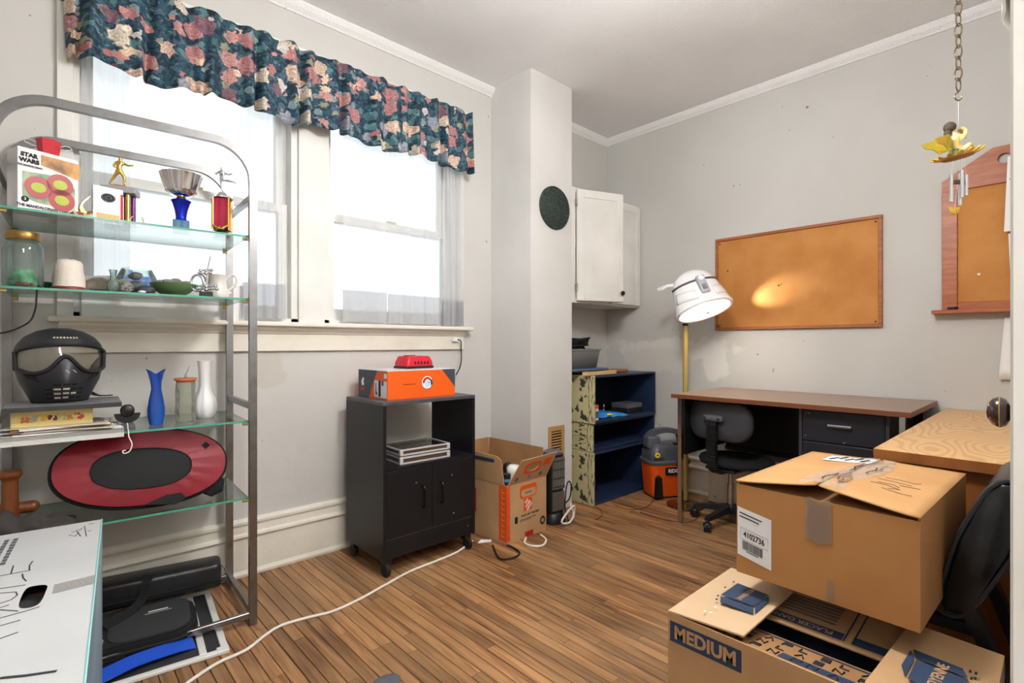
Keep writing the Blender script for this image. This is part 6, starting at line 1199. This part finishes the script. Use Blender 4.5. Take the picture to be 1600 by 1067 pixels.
bo = obj('butterfly', bf, m_pet, ch_, solid=.003); obj('thread', MB().tube([Matrix.Rotation(rz_, 3, 'Z') @ Vector((-.012, 0, -.165)), Matrix.Rotation(rz_, 3, 'Z') @ Vector((-.002, 0, -.085))], .0004, 4), m_paper, bo)

# ---------------------------------------------------------------- black vinyl chair holding the top carton
vcx = 1.735
bkc = thing('vinyl_chair', 'black vinyl side chair with curved backrest carrying the big carton', 'chair', (vcx, .36, 0))
hw = .185
sec = [(.195, .42), (.198, .46), (.186, .52), (.166, .60), (.136, .675), (.112, .725), (.085, .748), (.058, .745), (.042, .72), (.05, .66), (.078, .58), (.11, .51), (.14, .45), (.165, .42)]
def sect(x_, k): 
    cy_ = sum(a for a, b in sec) / len(sec); cz_ = sum(b for a, b in sec) / len(sec)
    return [(x_, cy_ + (a - cy_) * k - .36, cz_ + (b - cz_) * (1 - (1 - k) * .35)) for a, b in sec]
obj('backrest', MB().loft([sect(-hw + .0, .72), sect(-hw + .012, .92), sect(-hw + .03, 1), sect(hw - .03, 1), sect(hw - .012, .92), sect(hw, .72)]), m_vinyl, bkc, smooth=50)
obj('piping', MB().tube([(-hw + .012, q[1], q[2]) for q in smoothpath([Vector(p_) for p_ in sect(0, 1.0)], 4, True)], .006, 6, True), mat('worn_black_piping', (44, 48, 52), .3), bkc, smooth=True)
obj('seat', MB().bbox(-.185, .185, -.15, .22, .405, .452, .018, 3), m_vinyl, bkc, smooth=True)
for s in (-1, 1):
    obj('rear_leg', MB().sqtube([(s * .155, -.19, .50), (s * .155, -.245, .36), (s * .155, -.365, .0)], .026, .05, (1, 0, 0)), m_blackp, bkc); obj('front_leg', MB().sqtube([(s * .155, .17, .41), (s * .155, .19, 0)], .026, .026, (1, 0, 0)), m_blackp, bkc)
    obj('seat_rail', MB().bbox(s * .155 - .013, s * .155 + .013, -.22, .19, .38, .406, .002, 1), m_blackp, bkc)
# ---------------------------------------------------------------- MEDIUM moving box
mx0, mx1, my0, my1, mz = 1.157, 1.515, .085, .672, .38
mo = Vector((mx0, my1, 0))
mb_ = thing('medium_moving_box', 'opened tan moving box printed MEDIUM with pictogram flaps', 'box', mo)
W = lambda p: Vector(p) - mo
def wbox(*a): q = MB(); q.box(*a); q.v = [v - mo for v in q.v]; return q
for nm, q in (('front_wall', (mx0, mx0 + .004, my0, my1)), ('back_wall', (mx1 - .004, mx1, my0, my1)), ('left_wall', (mx0 + .004, mx1 - .004, my1 - .004, my1)), ('right_wall', (mx0 + .004, mx1 - .004, my0, my0 + .004))): obj(nm, wbox(q[0], q[1], q[2], q[3], 0, mz), m_card, mb_)
obj('bottom', wbox(mx0 + .004, mx1 - .004, my0 + .004, my1 - .004, .001, .005), m_cardin, mb_)
def flap(nm, pts, m_): return obj(nm, MB().add([W(p) for p in pts], [tuple(range(len(pts)))]), m_, mb_, solid=.004)
zf = mz + .004
lf = flap('left_flap', [(mx0, my1, zf - .002), (mx1, my1, zf - .002), (mx1 - .03, .487, zf + .006), (mx0 + .004, .487, zf + .01)], mat('pale_cardboard', (206, 178, 144), .75, col2=(196, 166, 130), vscale=5))
rf = flap('right_flap', [(mx0, my0, zf - .002), (mx1, my0, zf - .002), (mx1 - .01, .243, zf + .010), (mx0 + .02, .262, zf + .008)], m_card)
frf = flap('front_flap', [(mx0 + .003, .62, mz - .006), (mx0 + .003, .10, mz - .006), (mx0 + .152, .11, mz - .035), (mx0 + .147, .61, mz - .035)], m_cardin)
bkf = flap('back_flap', [(mx1 - .003, .62, mz - .004), (mx1 - .003, .10, mz - .004), (mx1 - .165, .11, mz - .022), (mx1 - .165, .61, mz - .022)], m_card)
obj('navy_lining', wbox(mx0 + .05, mx1 - .05, my0 + .02, my1 - .02, .006, .30), mat('navy_blanket', (30, 38, 66), .8, col2=(52, 70, 100), vscale=14, bump=.4, bscale=20), mb_)
ML = frame(W((mx0 - .0006, my1, 0)), (0, -1, 0), (0, 0, 1))
bnd = obj('name_band', MB().prism([(.006, .312), (.182, .312), (.182, .362), (.006, .362)], 0, .0004, ML), m_navy, mb_)
text('name_lettering', 'MEDIUM', .044, m_card, bnd, ML @ Matrix.Translation((.094, .3365, .0008)), .0016, .93)
def zpl(px_, py_, z_): q = at(px_, py_, z=z_); return W((q.x, q.y, z_))
def onflap(parent, nm, pts, z_, m_): return obj(nm, MB().add([zpl(a, b, z_) for a, b in pts], [tuple(range(len(pts)))]), m_, parent)
c6 = lambda a, b: (1030 + a / 5.333, 880 + b / 5.333); c7 = lambda a, b: (1280 + a / 5, 900 + b / 5)
zp = zf + .013
lfM = lambda pts: [c6(*q) for q in pts]; rfM = lambda pts: [c7(*q) for q in pts]
obj_l = onflap(lf, 'pictogram_top', lfM([(655, 165), (910, 262), (790, 358), (512, 262)]), zp, m_navy)
onflap(lf, 'pictogram_front', lfM([(512, 270), (785, 368), (785, 425), (508, 322)]), zp, m_navy); onflap(lf, 'pictogram_side', lfM([(796, 366), (912, 272), (912, 318), (796, 420)]), zp, m_navy)
onflap(rf, 'pictogram_side', rfM([(716, 575), (742, 645), (668, 785), (642, 695)]), zp, m_navy); onflap(rf, 'pictogram_top', rfM([(735, 570), (1120, 720), (1165, 798), (757, 638)]), zp, m_navy); onflap(rf, 'pictogram_front', rfM([(757, 652), (1165, 812), (1080, 1010), (690, 800)]), zp, m_navy)
tl0 = zpl(*c6(720, 258), zp + .0006); tx = (zpl(*c6(770, 228), zp) - zpl(*c6(675, 288), zp)).normalized(); ty = Vector((-tx.y, tx.x, 0))
text('pictogram_word', 'MOYENNE', .017, m_card, lf, frame(tl0, -tx, -ty), .0004)
tr0 = zpl(*c7(925, 790), zp + .0006); tx2 = (zpl(*c7(950, 740), zp) - zpl(*c7(890, 850), zp)).normalized(); ty2 = Vector((-tx2.y, tx2.x, 0))
text('pictogram_word', 'MOYENNE', .026, m_card, rf, frame(tr0, tx2, ty2), .0006)
for (a, b) in ((490, 270), (478, 300), (550, 200), (620, 155), (470, 365), (380, 400), (430, 410)):
    q = zpl(*c6(a, b), zp - .0006); obj('flap_mark', MB().box(q.x - .004, q.x + .004, q.y - .002, q.y + .002, q.z, q.z + .0005), m_ink if b < 320 else m_paper, lf)
for (a, b) in ((1180, 745), (1225, 760), (1218, 800), (1190, 800)):
    q = zpl(*c7(a, b), zp); obj('flap_mark', MB().box(q.x - .006, q.x + .006, q.y - .002, q.y + .002, q.z, q.z + .0005), m_ink, rf)
# printed instructions and blue bands on the inner flaps
def fpt(fl_, u, v):     # u along y (0..1 from left), v from hinge to free edge
    me = fl_.data.vertices; a, b, c, d = [Vector(q.co) for q in me][:4]; return a.lerp(b, u).lerp(d.lerp(c, u), v) + Vector((0, 0, .0032))
def fband(fl_, nm, u0, u1, v0, v1, m_): return obj(nm, MB().add([fpt(fl_, u0, v0), fpt(fl_, u1, v0), fpt(fl_, u1, v1), fpt(fl_, u0, v1)], [(0, 1, 2, 3)]), m_, fl_)
for u0, u1 in ((.1, .52), (.56, .9)): fband(bkf, 'blue_band', u0, u1, .72, .9, m_navy)
for k in range(6): fband(bkf, 'printed_line', .2, .47, .1 + k * .09, .14 + k * .09, m_greyp)
fband(bkf, 'frame_line', .525, .532, .0, .9, m_navy); fband(bkf, 'frame_line', .56, .566, .0, .9, m_navy)
t0 = fpt(bkf, .34, .81) + Vector((0, 0, .0006)); text('band_lettering', 'PLACER DANS', .022, m_card, bkf, frame(t0, fpt(bkf, 0, .81) - fpt(bkf, 1, .81), fpt(bkf, .3, 1) - fpt(bkf, .3, 0)), .0004)
fband(frf, 'blue_band', .38, .98, .12, .34, m_navy); fband(frf, 'blue_band', .1, .98, .88, .93, m_navy)
rr = random.Random(4)
for row_ in range(3):
    for k in range(11):
        u = .12 + k * .075 + rr.uniform(-.01, .01); v = .22 + row_ * .26; h_ = .14
        sh = rr.choice([[(0, 0), (0, 1), (.6, 1), (.6, .5), (0, .5)], [(0, 0), (.3, 1), (.6, 0)], [(.6, 1), (0, 1), (0, .5), (.6, .5), (.6, 0), (0, 0)], [(0, 1), (0, 0), (.6, 0)], [(0, 0), (0, 1), (.6, 0), (.6, 1)]])
        obj('marker_stroke', MB().tube([fpt(frf, u + a * .055, v - h_ / 2 + h_ * b) for a, b in sh], .0021, 5), m_ink, frf)
# ---------------------------------------------------------------- big carton on the chair
tb_ = thing('large_carton', 'big closed brown carton with barcode label and torn clear tape', 'box', (1.342, .392, .4525), R(-2))
CL, CW, CH = .535, .192, .238
obj('front_wall', MB().box(0, .005, -CW, CW, 0, CH - .008), m_card2, tb_)
obj('side_wall', MB().box(.005, CL, CW - .005, CW, 0, CH), m_card2, tb_); obj('side_wall', MB().box(.005, CL, -CW, -CW + .005, 0, CH), m_card2, tb_); obj('back_wall', MB().box(CL - .005, CL, -CW + .005, CW - .005, 0, CH), m_card2, tb_); obj('bottom', MB().box(.005, CL - .005, -CW + .005, CW - .005, 0, .006), m_cardin, tb_)
obj('inner_flap', MB().box(.006, .15, -CW + .006, CW - .006, CH - .014, CH - .010), m_cardin, tb_)
def tflap(s): return MB().sheet(lambda u, v: (-.004 + (CL + .006) * u, s * (CW + .0005 - (CW - .003) * v), CH + .001 + (.024 * (1 - u) ** 1.2 + .006) * v ** 1.4 + .002 * math.sin(u * 14 + v * 5) * v), 20, 8)
m_cardl = mat('light_brown_cardboard', (196, 150, 98), .7, col2=(184, 138, 88), vscale=5, bump=.08, bscale=14)
fa_ = obj('top_flap', tflap(1), m_cardl, tb_, smooth=80, solid=.004); fb_ = obj('top_flap', tflap(-1), m_cardl, tb_, smooth=80, solid=.004)
def tz(x_, y_): v = 1 - abs(y_) / CW; u = (x_ + .004) / (CL + .006); return CH + .0045 + (.024 * (1 - u) ** 1.2 + .006) * max(0, v) ** 1.4
obj('seam_tape', MB().sheet(lambda u, v: (.0 + (CL - .02) * u, -.05 + .09 * v + .012 * math.sin(u * 7), tz(CL * u, -.05 + .09 * v) + .002 + .002 * math.sin(u * 43 + v * 13)), 40, 8), m_tape, tb_, smooth=80)
rr = random.Random(14)
for k in range(9): u0 = rr.uniform(.02, .38); y_ = rr.uniform(-.045, .03); obj('tape_crease', MB().tube([(u0 + q * .035, y_ + rr.uniform(-.006, .006), tz(u0 + q * .035, y_) + .004) for q in range(4)], .0016, 5, flat=.4), m_ink if k % 3 == 0 else (m_greyp if k % 3 == 1 else m_walnut), tb_)
obj('end_tape', MB().sheet(lambda u, v: (-.0012 - .0012 * math.sin(u * 15 + v * 7) ** 2, .025 - .055 * u, CH - .006 - .10 * v + .004 * math.sin(u * 9)), 12, 12), m_tape, tb_, smooth=80)
obj('low_tape', MB().sheet(lambda u, v: (-.0012, -.02 - .014 * u, .05 * (1 - v) + .002), 4, 4), m_tape, tb_)
TL = frame((-.0006, CW, 0), (0, -1, 0), (0, 0, 1))
lb = obj('address_label', MB().prism([(.003, .048), (.088, .030), (.088, .156), (.003, .172)], 0, .0004, TL), m_label, tb_)
sl = -.2
LM = TL @ Matrix(((1, 0, 0, 0), (sl, 1, 0, 0), (0, 0, 1, 0), (0, 0, 0, 1)))
text('label_number', '4102736', .021, m_ink, lb, LM @ Matrix.Translation((.045, .107, .0008)), .0006, .72)
obj('number_frame', MB().tube([LM @ Vector(q) for q in ((.010, .093, .0006), (.08, .093, .0006), (.08, .122, .0006), (.010, .122, .0006))], .0004, 4, True), m_greyp, lb)
bar = MB(); x_ = .016; rr = random.Random(77)
while x_ < .066:
    w_b = rr.choice((.0007, .0011, .0016)); bar.box(x_, x_ + w_b, .068, .090, .0005, .0008, LM); x_ += w_b + rr.choice((.0007, .0011))
obj('barcode', bar, m_ink, lb)
obj('fine_print', MB().box(.008, .065, .158, .161, .0005, .0008, LM).box(.008, .058, .149, .152, .0005, .0008, LM).box(.026, .056, .064, .066, .0005, .0008, LM), m_ink, lb)
def tpen(pts, r_=.0012): obj('marker_stroke', MB().tube([(a, b, tz(a, b) + .0006) for a, b in pts], r_, 5, flat=.4), m_pen, fb_)
for pts in ([(.18, -.06), (.19, -.09), (.175, -.12), (.16, -.10)], [(.20, -.07), (.21, -.10), (.195, -.115)], [(.24, -.06), (.245, -.13)], [(.27, -.07), (.28, -.10), (.275, -.13), (.29, -.14)], [(.15, -.09), (.14, -.13), (.145, -.15)], [(.22, -.11), (.23, -.15)]): tpen(pts)
obj('torn_label', MB().sheet(lambda u, v: (.40 + .09 * v, .12 - .12 * u, tz(.40 + .09 * v, .12 - .12 * u) + .0012), 8, 4), m_label, fa_)
for k in range(5): obj('torn_print', MB().tube([(.42 + .02 * (k % 2) + .02 * q, .105 - k * .02 - .006 * q, tz(.42, .105 - k * .02) + .003) for q in range(3)], .003, 5, flat=.3), m_ink, fa_)
# ---------------------------------------------------------------- cords on the floor
def cord(pts, r_, m_, lab, k=8): o = obj('power_cable', MB().tube(smoothpath(pts, k), r_, 8), m_, smooth=True); return tag(o, lab, 'cable')
cp = [at(a, b, z=.006) for a, b in ((738, 845), (715, 862), (680, 877), (640, 893), (600, 915), (560, 937), (520, 955), (480, 965), (440, 977), (415, 992), (385, 1015), (340, 1036), (300, 1062), (270, 1085))]
cord(cp, .0055, m_cable, 'long white extension cord snaking across the wood floor')
cord([at(a, b, z=.005) for a, b in ((770, 852), (780, 872), (800, 872), (812, 864), (800, 855), (792, 852))], .005, m_rubber, 'black cord loop in front of the open moving box')
cord([at(a, b, z=.006) for a, b in ((822, 840), (820, 848), (832, 853), (848, 852), (853, 843), (845, 836))], .006, m_cable, 'white cord loop beside the open moving box')
cord([at(a, b, z=.003) for a, b in ((925, 790), (938, 796), (940, 806), (930, 812))], .0025, mat('brown_cord', (96, 62, 40), .5), 'thin brown cord end in front of the bottom crate')
cord([at(a, b, z=.003) for a, b in ((960, 790), (985, 796), (1010, 792), (1022, 780), (1030, 776))], .0025, mat('brown_cord_b', (96, 62, 40), .5), 'thin brown cord running to the vacuum')
cord([at(a, b, z=.003) for a, b in ((1000, 800), (1040, 812), (1075, 816), (1093, 806), (1094, 795))], .0028, mat('brown_cord_c', (90, 52, 34), .5), 'reddish brown cord curling around the desk leg')
q = at(603, 1070, z=0); o = obj('grey_rag', MB().ball((0, 0, .008), .035, sz=.25, sx=1.4), m_greyp, loc=q, smooth=True); tag(o, 'small grey rag on the bare floor boards', 'rag')
q = at(757, 847, z=.001); o = obj('paper_scrap', MB().add([(-.04, .01, .001), (.02, -.03, .004), (.05, .0, .001), (.0, .03, .006)], [(0, 1, 2, 3)]), m_paper, loc=q, solid=.0006); tag(o, 'torn white paper scrap on floor beside the cart', 'paper')
